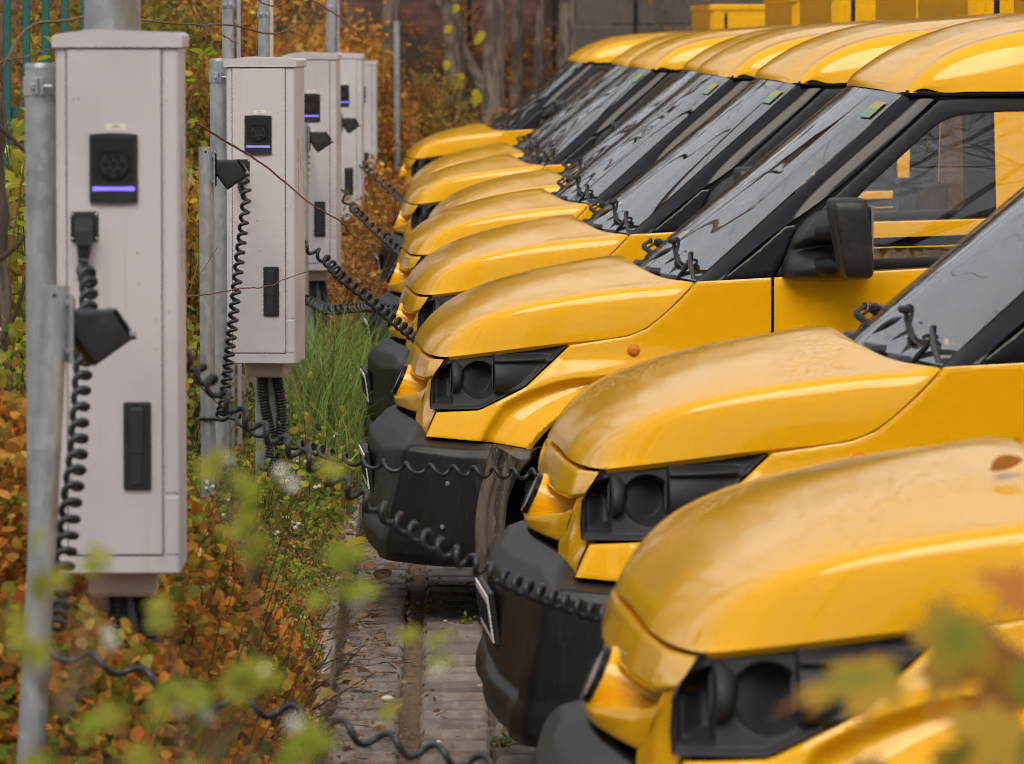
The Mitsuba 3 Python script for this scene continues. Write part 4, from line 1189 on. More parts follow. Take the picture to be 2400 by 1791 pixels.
for root, h, r0, lab in (((-3.4, -4.5, -.05), 17, .20, 'bare tree mirrored in the near bonnet, at the left behind the camera'),
                         ((1.6, -6.5, -.05), 18, .22, 'bare tree mirrored in the door windows, straight behind the camera'),
                         ((5.0, -5.0, -.05), 16, .19, 'bare tree mirrored in the windscreens, right behind the camera'),
                         ((-.9, -10.0, -.05), 20, .24, 'tall bare tree mirrored in the yellow wings, far behind the camera'),
                         ((3.4, -12.0, -.05), 21, .24, 'tallest bare tree mirrored in the roof edges, far behind the camera'),
                         ((-6.5, 1.0, -.05), 15, .2, 'bare tree mirrored in the front slopes of the bonnets, left of the camera'),
                         ((-7.5, 11.0, -.05), 16, .2, 'bare tree mirrored in the bonnet noses, far left of the nearest charging station')):
    tree('bare_tree', root, h, r0, lab, None, levels=5)
for root, h, r0, lab in (((-5.2, 24.0, -.05), 13, .2, 'bare tree mirrored in the windscreen corners, left behind the fence'),
                         ((-4.6, 36.0, -.05), 14, .2, 'bare tree mirrored in the middle windscreens, left of the olive brush'),
                         ((-6.0, 50.0, -.05), 14, .2, 'bare tree mirrored in the far windscreens, beyond the orange bushes')):
    tree('bare_tree', root, h, r0, lab, None, levels=5)
rw = np.random.default_rng(77)
S, P = [], []
for _ in range(420):
    x0, y0 = rw.uniform(-34, 34), rw.uniform(80, 104)
    hh, r0 = rw.uniform(9, 19), rw.uniform(.08, .2)
    top = np.array([x0 + rw.normal() * .8, y0, hh])
    S.append((np.array([x0, y0, -.2]), top, r0, r0 * .3))
    for _ in range(16):
        t = rw.uniform(.15, .97)
        a = np.array([x0, y0, -.2]) * (1 - t) + top * t
        b = a + np.array([rw.normal() * 1.3, rw.normal() * 1.0, rw.uniform(.3, 2.2)])
        S.append((a, b, r0 * .35, .02))
        for _ in range(2):
            S.append((b * .6 + a * .4, b + rw.normal(size=3) * .8, .03, .012))
        P += [b + rw.normal(size=3) * .5 for _ in range(3)]
P = np.vstack([np.array(P), np.stack([rw.uniform(-34, 34, 9000), rw.uniform(79, 100, 9000), rw.uniform(.2, 1, 9000) ** 1.3 * 9.5], 1)])
put('far_wood__trunks', sticks(S, 4), 'mat_bark', smooth=True)
put_leaves('far_wood__foliage', leaves(P, rw.normal(size=P.shape), .5, .7, pick(RUSTY, len(P), rw), rng=rw), 'stuff')
tag('far_wood', 'hazy brown autumn wood far behind the walls', 'wood', kind='stuff')
put('slanting_limb', tube(smooth_path([(-.25, 68.64, 2.6), (.12, 68.16, 1.9), (.42, 67.68, 1.25), (.75, 67.2, .6)], 14), [.05] * 7 + [.07] * 7, 10), 'mat_bark', smooth=60)
tag('slanting_limb', 'dark limb slanting down to the right before the brick wall', 'branch')

put('green_fence__rail', box(-3.4, -1.45, 25.58, 25.62, 1.5, 1.55), 'mat_fence')
put('green_fence__rail', box(-3.4, -1.45, 25.58, 25.62, .3, .35), 'mat_fence')
for i in range(22):
    x = -3.35 + i * .088
    put('green_fence__picket', box(x, x + .034, 25.54, 25.575, .05, 2.6 + .01 * (i % 3), .004), 'mat_fence')
tag('green_fence', 'dark blue green picket fence behind the twigs at the upper left', 'fence')

# ------------------------------------------------------------------ brush and hedges
ORANGE = [(.50, .205, .04, 5), (.54, .28, .055, 5), (.40, .13, .035, 2.5), (.56, .35, .08, 3), (.27, .12, .05, 2.5), (.25, .25, .055, 1.4)]
RUST = [(.41, .19, .06, 5), (.47, .25, .075, 4), (.33, .135, .05, 4), (.22, .12, .06, 3), (.27, .23, .065, 1.6)]
OLIVE = [(.27, .22, .045, 4), (.36, .28, .05, 3), (.19, .19, .04, 4), (.40, .21, .045, 2.5), (.17, .10, .045, 2)]
YGREEN = [(.38, .35, .05, 4), (.29, .32, .05, 4), (.48, .36, .05, 2.5), (.18, .24, .04, 2.5), (.46, .24, .05, 1.8)]
GREEN = [(.13, .20, .035, 4), (.19, .26, .045, 4), (.25, .28, .055, 3), (.08, .12, .03, 1.5), (.34, .28, .06, 1.5)]
rb = np.random.default_rng(33)


def bush(name, lab, c, rad, n, pal, size, width=.6, clumps=60, stems=40, group=None, spread=.13, stem_r=.006):
    k = fresh(name)
    c, rad = np.array(c, float), np.array(rad, float) * [1, 1.6, 1]
    q = rb.normal(size=(clumps, 3))
    q = q / np.linalg.norm(q, axis=1, keepdims=True) * rb.uniform(.15, 1, (clumps, 1)) ** .5
    C = c + q * rad
    C[:, 2] = np.maximum(C[:, 2], .08)
    idx = rb.integers(0, clumps, n)
    P = C[idx] + rb.normal(size=(n, 3)) * spread * np.minimum(rad, .8) * [1, 1, .9]
    P[:, 2] = np.maximum(P[:, 2], .06)
    tone = rb.uniform(.65, 1.3, (clumps, 1))[idx]
    pc = pick(pal, clumps, rb)[idx] * .5 + pick(pal, n, rb) * .5
    D = rb.normal(size=(n, 3)) + [0, 0, -.2]
    put_leaves(k + '__foliage', leaves(P, D, size, width, pc * tone, rng=rb), 'stuff')
    S = []
    for i in rb.integers(0, clumps, stems):
        b = np.array([c[0] + (C[i, 0] - c[0]) * .4, c[1] + (C[i, 1] - c[1]) * .5, -.02])
        m = (b + C[i]) / 2 + rb.normal(size=3) * .08 * rad
        S += [(b, m, stem_r, stem_r * .8), (m, C[i], stem_r * .8, stem_r * .4)]
        for _ in range(2):
            S.append((m, C[i] + rb.normal(size=3) * .25 * rad, stem_r * .5, stem_r * .3))
    put(k + '__stems', sticks(S, 4), 'mat_stem', smooth=True)
    labels[k + '__stems'] = {'kind': 'stuff'}
    tag(k, lab, 'shrub', group)
    return k


bush('shrub', 'yellow green shrub at the far left edge behind the thick post', (-1.40, 18.24, .75), (.32, .9, .85), 6500, YGREEN, .055, clumps=120, stems=70)
bush('shrub', 'olive and yellow brush showing between the first two charging stations, lower part', (-1.35, 24.48, .55), (.42, 1.2, .75), 9000, YGREEN, .05, clumps=130, stems=90)
bush('shrub', 'yellow gold tangle behind the sharp slim post', (-1.15, 22.72, .75), (.28, .6, .7), 4500, OLIVE + [(.5, .26, .02, 5)], .045, clumps=90, stems=90)
bush('shrub', 'olive brown brush behind the leafy shoot, upper part', (-1.75, 31.2, 1.25), (.62, 1.3, 1.0), 9000, OLIVE, .055, clumps=120, stems=80)
bush('shrub', 'brown and olive brush at the top left behind the wide steel pole', (-2.45, 37.6, 1.4), (.9, 1.3, 1.15), 9000, OLIVE + RUST, .06, clumps=130, stems=80)
bush('shrub', 'tall orange bush behind the two grey pipes', (-1.95, 45.6, 1.35), (.75, 1.2, 1.25), 10000, ORANGE, .06, clumps=140, stems=60)
bush('shrub', 'orange bush above the third and fourth charging stations', (-1.25, 53.6, 1.2), (.75, 1.2, 1.15), 11000, ORANGE, .06, clumps=150, stems=60)
bush('shrub', 'orange brown bush right of the farthest charging station', (-.60, 54.5, .75), (.34, 1.4, .88), 12000, ORANGE + RUST, .05, clumps=160, stems=70)
bush('shrub', 'green tipped twiggy bush behind the orange brown one', (-.15, 56.8, .95), (.40, 1.0, .62), 5000, RUST + OLIVE, .05, clumps=90, stems=70)
bush('shrub', 'low rust brown brush before the far blurred noses', (-.52, 39.2, .42), (.30, 3.52, .55), 9000, RUST + ORANGE, .045, clumps=140, stems=60)
bush('shrub', 'dark rusty brush in the shade under the third charging station', (-.62, 31.36, .30), (.34, 1.0, .42), 5000, RUST, .04, clumps=80, stems=40)
bush('shrub', 'low orange brush behind the bonnet of the farthest van', (.55, 61.6, .55), (1.1, 1.2, .55), 7000, ORANGE + RUST, .06, clumps=110, stems=40)
bush('shrub', 'dim brown brush along the foot of the brick wall', (.2, 70.24, .9), (2.6, .5, 1.5), 6000, RUST, .07, clumps=140, stems=120)
bush('shrub', 'leafless brown thicket before the grey wall', (2.6, 70.08, .9), (1.4, .5, 1.6), 1500, RUST, .06, clumps=90, stems=160)

# the left edge trunk with creepers
k = 'creeper_trunk'
put(k + '__trunk', tube(smooth_path([(-1.25, 15.2, -.1), (-1.235, 15.2, .6), (-1.222, 15.2, 1.1), (-1.232, 15.2, 1.5), (-1.225, 15.2, 2.3)], 60), .030 + .006 * np.sin(np.linspace(0, 64, 60)) + .004 * np.sin(np.linspace(0, 155.2, 60)), 12), 'mat_bark', smooth=True)
for P in ([(-1.235, 15.152, .55), (-1.17, 15.136, .72), (-1.16, 15.136, .95), (-1.21, 15.136, 1.05)], [(-1.225, 15.136, 1.02), (-1.17, 15.136, 1.12), (-1.13, 15.136, 1.26), (-1.11, 15.168, 1.32)],
          [(-1.225, 15.136, 1.25), (-1.17, 15.136, 1.29), (-1.12, 15.152, 1.38)], [(-1.22, 15.136, 1.62), (-1.16, 15.136, 1.56), (-1.11, 15.136, 1.51)], [(-1.23, 15.136, .80), (-1.15, 15.136, .90), (-1.09, 15.152, 1.02)], [(-1.23, 15.136, .42), (-1.14, 15.136, .36), (-1.10, 15.152, .33)]):
    put(k + '__creeper', tube(smooth_path(P, 18), [.0085 - .0003 * i for i in range(18)], 7), 'mat_stem')
tag(k, 'rough dark trunk with curling creepers at the left edge of the picture', 'tree')

# red and brown twigs that reach into the picture
for P, r, mat, lab in (
        ([(-.88, 17.44, 1.65), (-.845, 17.6, 1.622), (-.760, 18.08, 1.546), (-.636, 18.56, 1.450), (-.509, 18.88, 1.333), (-.452, 18.88, 1.287), (-.369, 19.04, 1.233), (-.307, 19.2, 1.166), (-.231, 19.2, 1.142)], .0048, 'mat_twig', 'long red brown twig sloping across the second charging station'),
        ([(-.90, 17.44, 1.035), (-.850, 17.6, 1.043), (-.774, 17.92, 1.036), (-.677, 18.08, 1.048), (-.592, 18.24, 1.048), (-.521, 18.4, 1.072), (-.464, 18.4, 1.090)], .0032, 'mat_twig', 'thin red twig crossing the lock handle of the second charging station'),
        ([(-1.29, 15.2, 1.62), (-1.237, 15.2, 1.717), (-1.212, 15.2, 1.766), (-1.186, 15.36, 1.835), (-1.153, 15.52, 1.885), (-1.082, 15.68, 1.899), (-.947, 16, 1.911), (-.842, 16, 1.900), (-.705, 16.16, 1.889), (-.618, 16.32, 1.888), (-.476, 16.48, 1.875), (-.430, 16.48, 1.905)], .0055, 'mat_greenstem', 'long bent twig reaching right above the charging stations'),
        ([(-.84, 16.8, 2.06), (-.787, 16.8, 1.986), (-.753, 16.8, 1.935), (-.716, 16.8, 1.886), (-.671, 16.8, 1.856), (-.634, 16.8, 1.834)], .0034, 'mat_twig', 'short red twig hanging over the leafy shoot'),
        ([(-.80, 16.8, 2.05), (-.780, 16.8, 1.986), (-.763, 16.8, 1.924), (-.733, 16.8, 1.876), (-.731, 16.8, 1.828)], .0028, 'mat_twig', 'thin hanging twig with a straight tip above the leafy shoot'),
        ([(-.60, 19.2, 2.09), (-.491, 19.2, 2.0), (-.421, 19.2, 1.956), (-.358, 19.2, 1.914), (-.311, 19.2, 1.875), (-.275, 19.2, 1.868)], .0045, 'mat_twig', 'red twig coming down from the top edge above the fourth charging station'),
        ([(-.70, 19.2, 2.02), (-.672, 19.2, 1.997), (-.648, 19.2, 1.981), (-.589, 19.2, 1.966), (-.574, 19.2, 1.992)], .0038, 'mat_twig', 'short red twig tip before the tops of the grey pipes'),
        ([(-1.27, 14.88, 1.73), (-1.198, 14.88, 1.780), (-1.143, 15.04, 1.798), (-1.087, 15.2, 1.818), (-1.06, 15.2, 1.826)], .0036, 'mat_greenstem', 'twig just above the thick post at the left'),
        ([(-.87, 17.6, .90), (-.845, 17.6, .974), (-.804, 17.6, 1.105), (-.770, 18.24, 1.15), (-.755, 18.24, 1.175)], .0028, 'mat_twig', 'fine red twig rising between the two nearest charging stations'),
        ([(-.87, 17.44, .84), (-.842, 17.6, .813), (-.813, 18.08, .740), (-.768, 18.4, .660), (-.721, 18.56, .611)], .0032, 'mat_twig', 'fine brown twig under the leaping thick cable')):
    kk = fresh('twig')
    Q = smooth_path(P, 40)
    Q[1:-1] += rb.normal(size=(38, 3)) * .0012
    put(kk + '__stem', tube(Q, np.linspace(r, r * .45, 40), 7), mat, smooth=True)
    buds = []
    for i in range(5, 38, 7):
        d = Q[i + 1] - Q[i - 1]
        d /= np.linalg.norm(d)
        s = np.cross(d, [0, 1, 0]) * rb.choice([-1, 1])
        buds.append((Q[i], Q[i] + (d * .9 + s * .7) * r * 3.2, r * .55, r * .12))
    put(kk + '__buds', sticks(buds, 5), mat, smooth=True)
    labels[kk + '__buds'] = {'kind': 'stuff'}
    tag(kk, lab, 'twig')

# a leafy shoot between the first two stations
kk = 'leafy_shoot'
SH = smooth_path([(-.86, 16.8, 1.2), (-.828, 16.8, 1.433), (-.802, 16.8, 1.534), (-.782, 16.8, 1.636), (-.758, 16.8, 1.725), (-.735, 16.8, 1.807)], 30)
put(kk + '__stem', tube(SH, np.linspace(.0055, .002, 30), 7), 'mat_twig', smooth=True)


def big_leaf(base, d, nrm, L, w, color, rim=None, curl=.25, foldup=.2, petiole=.0):
    """One broad leaf as a curved sheet with a fold along its middle."""
    d = np.asarray(d, float) / np.linalg.norm(d)
    n = np.asarray(nrm, float) - d * (np.asarray(nrm, float) @ d)
    n /= np.linalg.norm(n)
    s = np.cross(n, d)
    t = np.linspace(0, 1, 12)
    wid = w * np.sin(np.pi * t ** .8) ** .85
    G = np.array([[np.asarray(base) + d * L * a + s * L * b * wi + n * L * (-curl * a * a + foldup * abs(b) * wi) for b in np.linspace(-1, 1, 7)] for a, wi in zip(t, wid)])
    m = grid_mesh(G)
    c = np.tile(np.asarray(color, float), (len(m.vertices), 1))
    if rim is not None:
        f = np.clip(np.repeat(t, 7) * .5 + np.tile(np.abs(np.linspace(-1, 1, 7)), 12) * .6 + rb.normal(size=84) * .1, 0, 1)[:, None]
        c = c * (1 - f) + np.asarray(rim) * f
    return m, np.clip(c * np.exp(rb.normal(size=(len(c), 1)) * .05), 0, .9)


for i, (j, dx, dz, L) in enumerate(((29, .45, .5, .030), (29, -.9, .4, .045), (29, .95, .15, .042), (27, -.3, 1, .025), (25, -1, .2, .034), (23, .9, .15, .026), (20, -.95, .45, .055), (19, .95, .3, .040), (15, -.9, .6, .060), (14, -.6, .9, .045), (12, .98, .12, .062), (11, -1, .3, .05), (9, -.9, -.2, .045))):
    m, c = big_leaf(SH[j], (dx, -.15, dz), (0, -.7, .7), L, .22, (.16, .27, .02), (.26, .30, .03))
    put(kk + '__leaf', m, 'mat_leaf', smooth=True, color=c)
tag(kk, 'upright shoot with fresh green leaves left of the second charging station', 'plant')
kk = 'leafy_shoot_001'
SH = smooth_path([(-1.25, 15.84, 1.2), (-1.20, 15.84, 1.5), (-1.15, 15.84, 1.72), (-1.11, 15.84, 1.83)], 20)
put(kk + '__stem', tube(SH, np.linspace(.004, .0015, 20), 6), 'mat_greenstem', smooth=True)
for j in range(3, 20):
    m, c = big_leaf(SH[j], (rb.normal(), -.2, rb.normal() * .5), (0, -.5, .8), .045, .25, (.26, .30, .025), (.34, .30, .03))
    put(kk + '__leaf', m, 'mat_leaf', smooth=True, color=c)
tag(kk, 'yellow green leafy shoot above the thick post at the left edge', 'plant')

# ------------------------------------------------------------------ ground cover in the bed
rg_ = np.random.default_rng(44)


def canopy(x, y):
    h = np.interp(x, [-1.7, -1.15, -.80, -.62, -.52, -.42, -.36], [.95, .88, .70, .52, .34, .16, .02])
    h = h * np.interp(y, [6, 14.4, 15.8, 17.6], [1, 1, .62, .25])
    h = np.minimum(h, np.interp(y, [9, 10.6, 11.2, 12.5], [.24, .27, .62, 1.0]))
    return h * (.62 + .6 * meshkit.fbm(np.stack([x * 3.5, y * 3.5, x * 0], -1), 3, seed=9))


n = 95000
x, y = rg_.uniform(-1.75, -.37, n), rg_.uniform(9.0, 17.6, n)
h = canopy(x, y)
z = bed_z(x, y) - .02 + h * (1 - rg_.random(n) ** 2.2 * .85)
keep = h > .05
P = np.stack([x, y, z], 1)[keep]
pal = pick(ORANGE, len(P), rg_)
patch = meshkit.fbm(P * [2.5, 2.5, 2.5], 3, seed=12)[:, None]
pal = np.where(patch > .54, pick(ORANGE + [(.26, .22, .03, 8), (.14, .18, .03, 6)], len(P), rg_), pal)
D = rg_.normal(size=P.shape) * [1, 1, .7] + [0, 0, .1]
put_leaves('ground_cover__foliage', leaves(P, D, .034, .78, pal * (.75 + .5 * patch), vary=.22, rng=rg_), 'stuff')
S = []
for _ in range(2300):
    x, y = rg_.uniform(-1.7, -.42), rg_.uniform(9.3, 17)
    h = float(canopy(np.array([x]), np.array([y]))[0])
    if h > .1:
        b = np.array([x, y, .02])
        t = b + np.array([rg_.normal() * .10 + .02, rg_.normal() * .10, h * .92])
        m = (b + t) / 2 + rg_.normal(size=3) * .03
        S += [(b, m, .0035, .0028), (m, t, .0028, .0012)]
put('ground_cover__stems', sticks(S, 4), 'mat_stem', smooth=True)
labels['ground_cover__stems'] = {'kind': 'stuff'}
tag('ground_cover', 'dense orange autumn ground cover round the nearest charging station', 'ground cover', kind='stuff')

n = 34000
x, y = rg_.uniform(-1.0, -.36, n), rg_.uniform(14.4, 24.8, n)
h = (.04 + .24 * meshkit.fbm(np.stack([x * 3, y * 2.2, x * 0], -1), 3, seed=2)) * np.interp(x, [-1, -.6, -.40, -.36], [1.2, 1, .5, .15])
P = np.stack([x, y, bed_z(x, y) + h * rg_.random(n) ** .8], 1)
patch = meshkit.fbm(P * 3, 3, seed=31)[:, None]
pal = np.where(patch > .5, pick(GREEN + YGREEN, n, rg_), pick(GREEN + RUST + [(.36, .27, .15, 8)], n, rg_))
put_leaves('weeds__foliage', leaves(P, rg_.normal(size=P.shape) + [0, 0, .3], .022, .55, pal, rng=rg_), 'stuff')
S = []
for _ in range(1100):
    x, y = rg_.uniform(-.95, -.38), rg_.uniform(14, 24)
    b = np.array([x, y, .03])
    t = b + np.array([rg_.normal() * .08, rg_.normal() * .08, rg_.uniform(.02, .16)])
    S.append((b, t, .0025, .001))
put('weeds__stalks', sticks(S, 4), 'mat_stem', smooth=True)
labels['weeds__stalks'] = {'kind': 'stuff'}
tag('weeds', 'small green weeds and dead stalks along the bed beside the kerb', 'weeds', kind='stuff')


def snow_bush(lab, c, rad, n, nb, size=.032, pal=YGREEN + GREEN):
    k = fresh('snowberry_shrub')
    c, rad = np.array(c), np.array(rad) * [1, 1.6, 1]
    P = c + rg_.normal(size=(n, 3)) * rad * .55
    P[:, 2] = np.maximum(P[:, 2], .1)
    put_leaves(k + '__foliage', leaves(P, rg_.normal(size=P.shape) + [0, -.1, 0], size, .75, pick(pal, n, rg_), rng=rg_), 'stuff')
    S = [(np.array([c[0], c[1], 0]) + rg_.normal(size=3) * rad * .3 * [1, 1, 0], P[i], .003, .0012) for i in rg_.integers(0, n, 70)]
    put(k + '__stems', sticks(S, 4), 'mat_stem', smooth=True)
    for _ in range(nb):
        q = c + rg_.normal(size=3) * rad * .6 + [0, -rad[1] * .35, 0]
        B = []
        for _ in range(rg_.integers(2, 5)):
            s = trimesh.creation.icosphere(2, rg_.uniform(.0055, .0085))
            s.apply_translation(q + rg_.normal(size=3) * .0085)
            B.append(s)
        put(k + '__berry_cluster', cat(B), 'mat_berry', smooth=True)
    tag(k, lab, 'shrub', None)


snow_bush('snowberry shrub with white berries round the foot of the sharp slim post', (-.64, 19.3, .24), (.20, .5, .13), 520, 16)
snow_bush('snowberry shrub behind the tied cable, right of the sharp slim post', (-.56, 20.8, .26), (.20, .5, .14), 480, 8)
snow_bush('snowberry shrub low in the gap between the two nearest charging stations', (-1.0, 21.2, .55), (.16, .5, .22), 600, 9)
snow_bush('snowberry shrub at the left edge beside the thick post', (-1.18, 14.88, .85), (.12, .35, .22), 380, 7)
snow_bush('green leafy shrub under the second charging station', (-.78, 22.8, .26), (.18, .4, .16), 500, 5, pal=GREEN + YGREEN)


def grass(lab, c, rad, n, hmin, hmax):
    k = fresh('grass_tuft')
    V, F, col = [], [], []
    for i in range(n):
        b = np.array([c[0] + rg_.normal() * rad[0], c[1] + rg_.normal() * rad[1] * 1.6, .06])
        L = rg_.uniform(hmin, hmax)
        d = np.array([rg_.normal() * .22, rg_.normal() * .18, 1.0])
        s = np.cross(d, rg_.normal(size=3))
        s /= np.linalg.norm(s)
        bend = rg_.normal(size=3) * .30 * [1, .6, 0]
        w = rg_.uniform(.0032, .006)
        cc = np.array([.20, .29, .07]) * np.exp(rg_.normal() * .25) if rg_.random() > .12 else np.array([.36, .26, .12])
        o = len(V)
        for t in np.linspace(0, 1, 6):
            p = b + (d * t + bend * t * t * t - [0, 0, .25 * t ** 3 * np.linalg.norm(bend)]) * L
            ww = w * (1 - t ** 2) + .0002
            V += [p - s * ww, p + s * ww]
            col += [cc * (.7 + .5 * t)] * 2
        for j in range(5):
            F += [[o + 2 * j, o + 2 * j + 1, o + 2 * j + 3], [o + 2 * j, o + 2 * j + 3, o + 2 * j + 2]]
    m = trimesh.Trimesh(np.array(V), np.array(F), process=False)
    put_leaves(k + '__blades', (m, np.clip(np.array(col), 0, .9)), 'stuff')
    tag(k, lab, 'grass', None)


grass('tall fresh grass tuft right of the second charging station', (-.55, 23.68, 0), (.085, .30), 420, .35, .72)
grass('lower grass tuft at the kerb in front of the sharp van', (-.44, 22.4, 0), (.05, .35), 200, .2, .45)
grass('grass tuft leaning over the kerb behind the tall one', (-.45, 26.56, 0), (.08, .4), 260, .3, .62)
grass('thin grass before the dark rusty brush', (-.58, 27.84, 0), (.10, .3), 120, .3, .55)

# litter: dry leaves on bed and pavement
rl = np.random.default_rng(55)
LIT = [(.29, .18, .11, 4), (.38, .25, .15, 3), (.19, .11, .065, 4), (.45, .32, .13, 1.5), (.36, .17, .07, .8)]
n = 4200
x = rl.uniform(-.95, -.36, n)
y = rl.uniform(12, 25.6, n)
P = np.stack([x, y, bed_z(x, y) + rl.uniform(.0, .05, n)], 1)
D = rl.normal(size=P.shape) * [1, 1, .25]
put_leaves('leaf_litter', leaves(P, D, .05, .6, pick(LIT, n, rl), curl=.5, foldup=.5, rng=rl))
tag('leaf_litter', 'brown dry leaf litter strewn over the bed', 'leaf litter', kind='stuff')
n = 2600
x = -.33 + np.abs(rl.normal(size=n)) * .15
y = rl.uniform(12, 48, n)
put_leaves('twig_litter__crumbs', leaves(np.stack([x, y, rl.uniform(.0, .012, n)], 1), rl.normal(size=(n, 3)) * [1, 1, .1], .022, .45, pick(LIT, n, rl), curl=.4, rng=rl), 'stuff')
put('twig_litter__bits', sticks([((a, b, .004), (a + rl.normal() * .04, b + rl.normal() * .04, .008), .0014, .0008) for a, b in zip(-.36 + np.abs(rl.normal(size=220)) * .13, rl.uniform(12.8, 24, 220))], 4), 'mat_stem', smooth=True)
labels['twig_litter__bits'] = {'kind': 'stuff'}
tag('twig_litter', 'crumbs of leaves and twigs along the inner side of the kerb', 'litter', kind='stuff')

for i in range(46):
    if i < 34:
        p = np.array([-.325 + abs(rl.normal()) * .055, rl.uniform(14.2, 20.2), .012])
    else:
        p = np.array([rl.uniform(-.25, .22), rl.uniform(14.4, 20.8), .008])
    d = np.array([rl.normal(), rl.normal() * .7, rl.uniform(0, .25)])
    m, c = big_leaf(p, d, (rl.normal() * .5, rl.normal() * .5, 1), rl.uniform(.035, .07) if i < 34 else rl.uniform(.03, .05), rl.uniform(.28, .42), pick(LIT, 1, rl)[0], pick(LIT, 1, rl)[0], curl=rl.uniform(-.6, .2), foldup=rl.uniform(.1, .9))
    kk = put('fallen_leaf', m, 'mat_leaf', smooth=True, color=c)
    tag(kk, 'dry brown leaf fallen along the pavement edge by the kerb' if i < 34 else 'small stray dry leaf on the grey paving blocks', 'leaf', 'fallen leaves by the kerb' if i < 34 else 'stray leaves on the paving')
for p, d, L, lab in (((.075, 15.92, .006), (1, .05, .02), .075, 'pale yellow toothed leaf lying flat on the paving blocks'), ((-.36, 19.04, .13), (.9, -.2, .25), .11, 'bright yellow leaf resting on the kerb edge'), ((-.46, 18.56, .16), (-.8, -.3, .3), .09, 'bright yellow leaf among the weeds left of the kerb')):
    m, c = big_leaf(p, d, (0, -.3, 1), L, .2 if 'pale' in lab else .33, (.55, .38, .03) if 'bright' in lab else (.60, .42, .16), curl=.1)
    kk = put('yellow_leaf', m, 'mat_leaf', smooth=True, color=c)
    tag(kk, lab, 'leaf')
for p, lab in (((-.175, 15.552, .012), 'white snowberry lying between dead leaves on the pavement'), ((-.015, 17.696, .008), 'tiny white berry on the paving under the dark bumper'), ((-.03, 14.608, .007), 'white berry near the wavy cable on the pavement')):
    s = trimesh.creation.icosphere(3, 1.0)
    s.vertices = s.vertices * [.018 if 'dead' in lab else .007, .009 if 'dead' in lab else .007, .009 if 'dead' in lab else .006] + p
    kk = put('berry', s, 'mat_berry', smooth=True)
    tag(kk, lab, 'berry')
for p, lab in (((-.075, 18.08, 0), 'small green weed in the joint by the dark bumper'), ((.045, 17.6, 0), 'tiny green sprout on the paving blocks'), ((-.10, 21.44, 0), 'dry weed in the shaded paving joint'), ((.14, 14.56, 0), 'low green weed beside the lower bumper lip')):
    kk = fresh('pavement_weed')
    n = 26
    q = np.array(p) + rl.normal(size=(n, 3)) * [.018, .018, .009] + [0, 0, .018]
    put_leaves(kk + '__leaves', leaves(q, rl.normal(size=(n, 3)) + [0, 0, .6], .016, .6, pick(GREEN, n, rl), rng=rl), 'stuff')
    put(kk + '__stalks', sticks([(np.array(p), a, .0012, .0006) for a in q], 4), 'mat_greenstem', smooth=True)
    tag(kk, lab, 'weed')
m, c = big_leaf((.905, 9.36, 1.118), (.8, .1, .06), (0, -.5, 1), .058, .40, (.30, .12, .03), (.42, .17, .04), curl=-.3, foldup=.5)
kk = put('dead_leaf', m, 'mat_leaf', smooth=True, color=c)
tag(kk, 'crumpled orange brown leaf lying on the bonnet of the nearest van', 'leaf')

# ------------------------------------------------------------------ blurred plants close to the camera
rf = np.random.default_rng(66)
GR = [(-.194, 4.64, 1.490), (-.202, 4.64, 1.483), (-.160, 4.48, 1.468), (-.145, 4.48, 1.474), (-.154, 4.48, 1.461), (-.106, 4.48, 1.485), (-.160, 4.48, 1.435), (-.152, 4.48, 1.425), (-.169, 4.48, 1.418), (-.099, 4.32, 1.441), (-.086, 4.32, 1.434), (-.091, 4.32, 1.414), (-.099, 4.32, 1.407), (-.083, 4.32, 1.403),
      (-.283, 4.48, 1.420), (-.274, 4.48, 1.412), (-.323, 4.32, 1.440), (-.318, 4.32, 1.418), (-.296, 4.32, 1.425), (-.302, 3.84, 1.441), (-.296, 3.84, 1.419), (-.293, 3.84, 1.406), (-.307, 3.84, 1.422), (-.226, 4.48, 1.373), (-.227, 4.48, 1.384),
      (-.165, 4.16, 1.367), (-.172, 4.16, 1.360), (-.154, 4.16, 1.374), (-.179, 4.16, 1.349), (-.144, 4.16, 1.363), (-.133, 4.16, 1.370), (-.144, 4.16, 1.345), (-.207, 4.16, 1.331), (-.217, 4.16, 1.346), (-.221, 4.16, 1.324), (-.217, 3.84, 1.350), (-.232, 3.84, 1.363), (-.109, 3.68, 1.370), (-.097, 3.68, 1.373), (-.088, 3.68, 1.364), (-.103, 3.68, 1.361),
      (-.027, 4.64, 1.340), (-.023, 4.64, 1.328), (-.021, 4.64, 1.316), (-.063, 4.32, 1.326), (-.058, 4.32, 1.312), (-.193, 4.16, 1.338), (-.175, 3.84, 1.344), (-.263, 3.68, 1.364), (-.244, 3.68, 1.374), (-.275, 3.68, 1.371)]
WH = [(-.186, 4.64, 1.487), (-.135, 4.48, 1.489), (-.126, 4.48, 1.478), (-.066, 4.32, 1.405), (-.072, 4.32, 1.399), (-.279, 4.48, 1.416), (-.274, 4.48, 1.358), (-.272, 4.48, 1.350), (-.182, 4.16, 1.331), (-.137, 4.16, 1.363), (-.011, 4.64, 1.307), (-.008, 4.64, 1.312), (-.200, 4.16, 1.335), (-.107, 3.84, 1.363)]
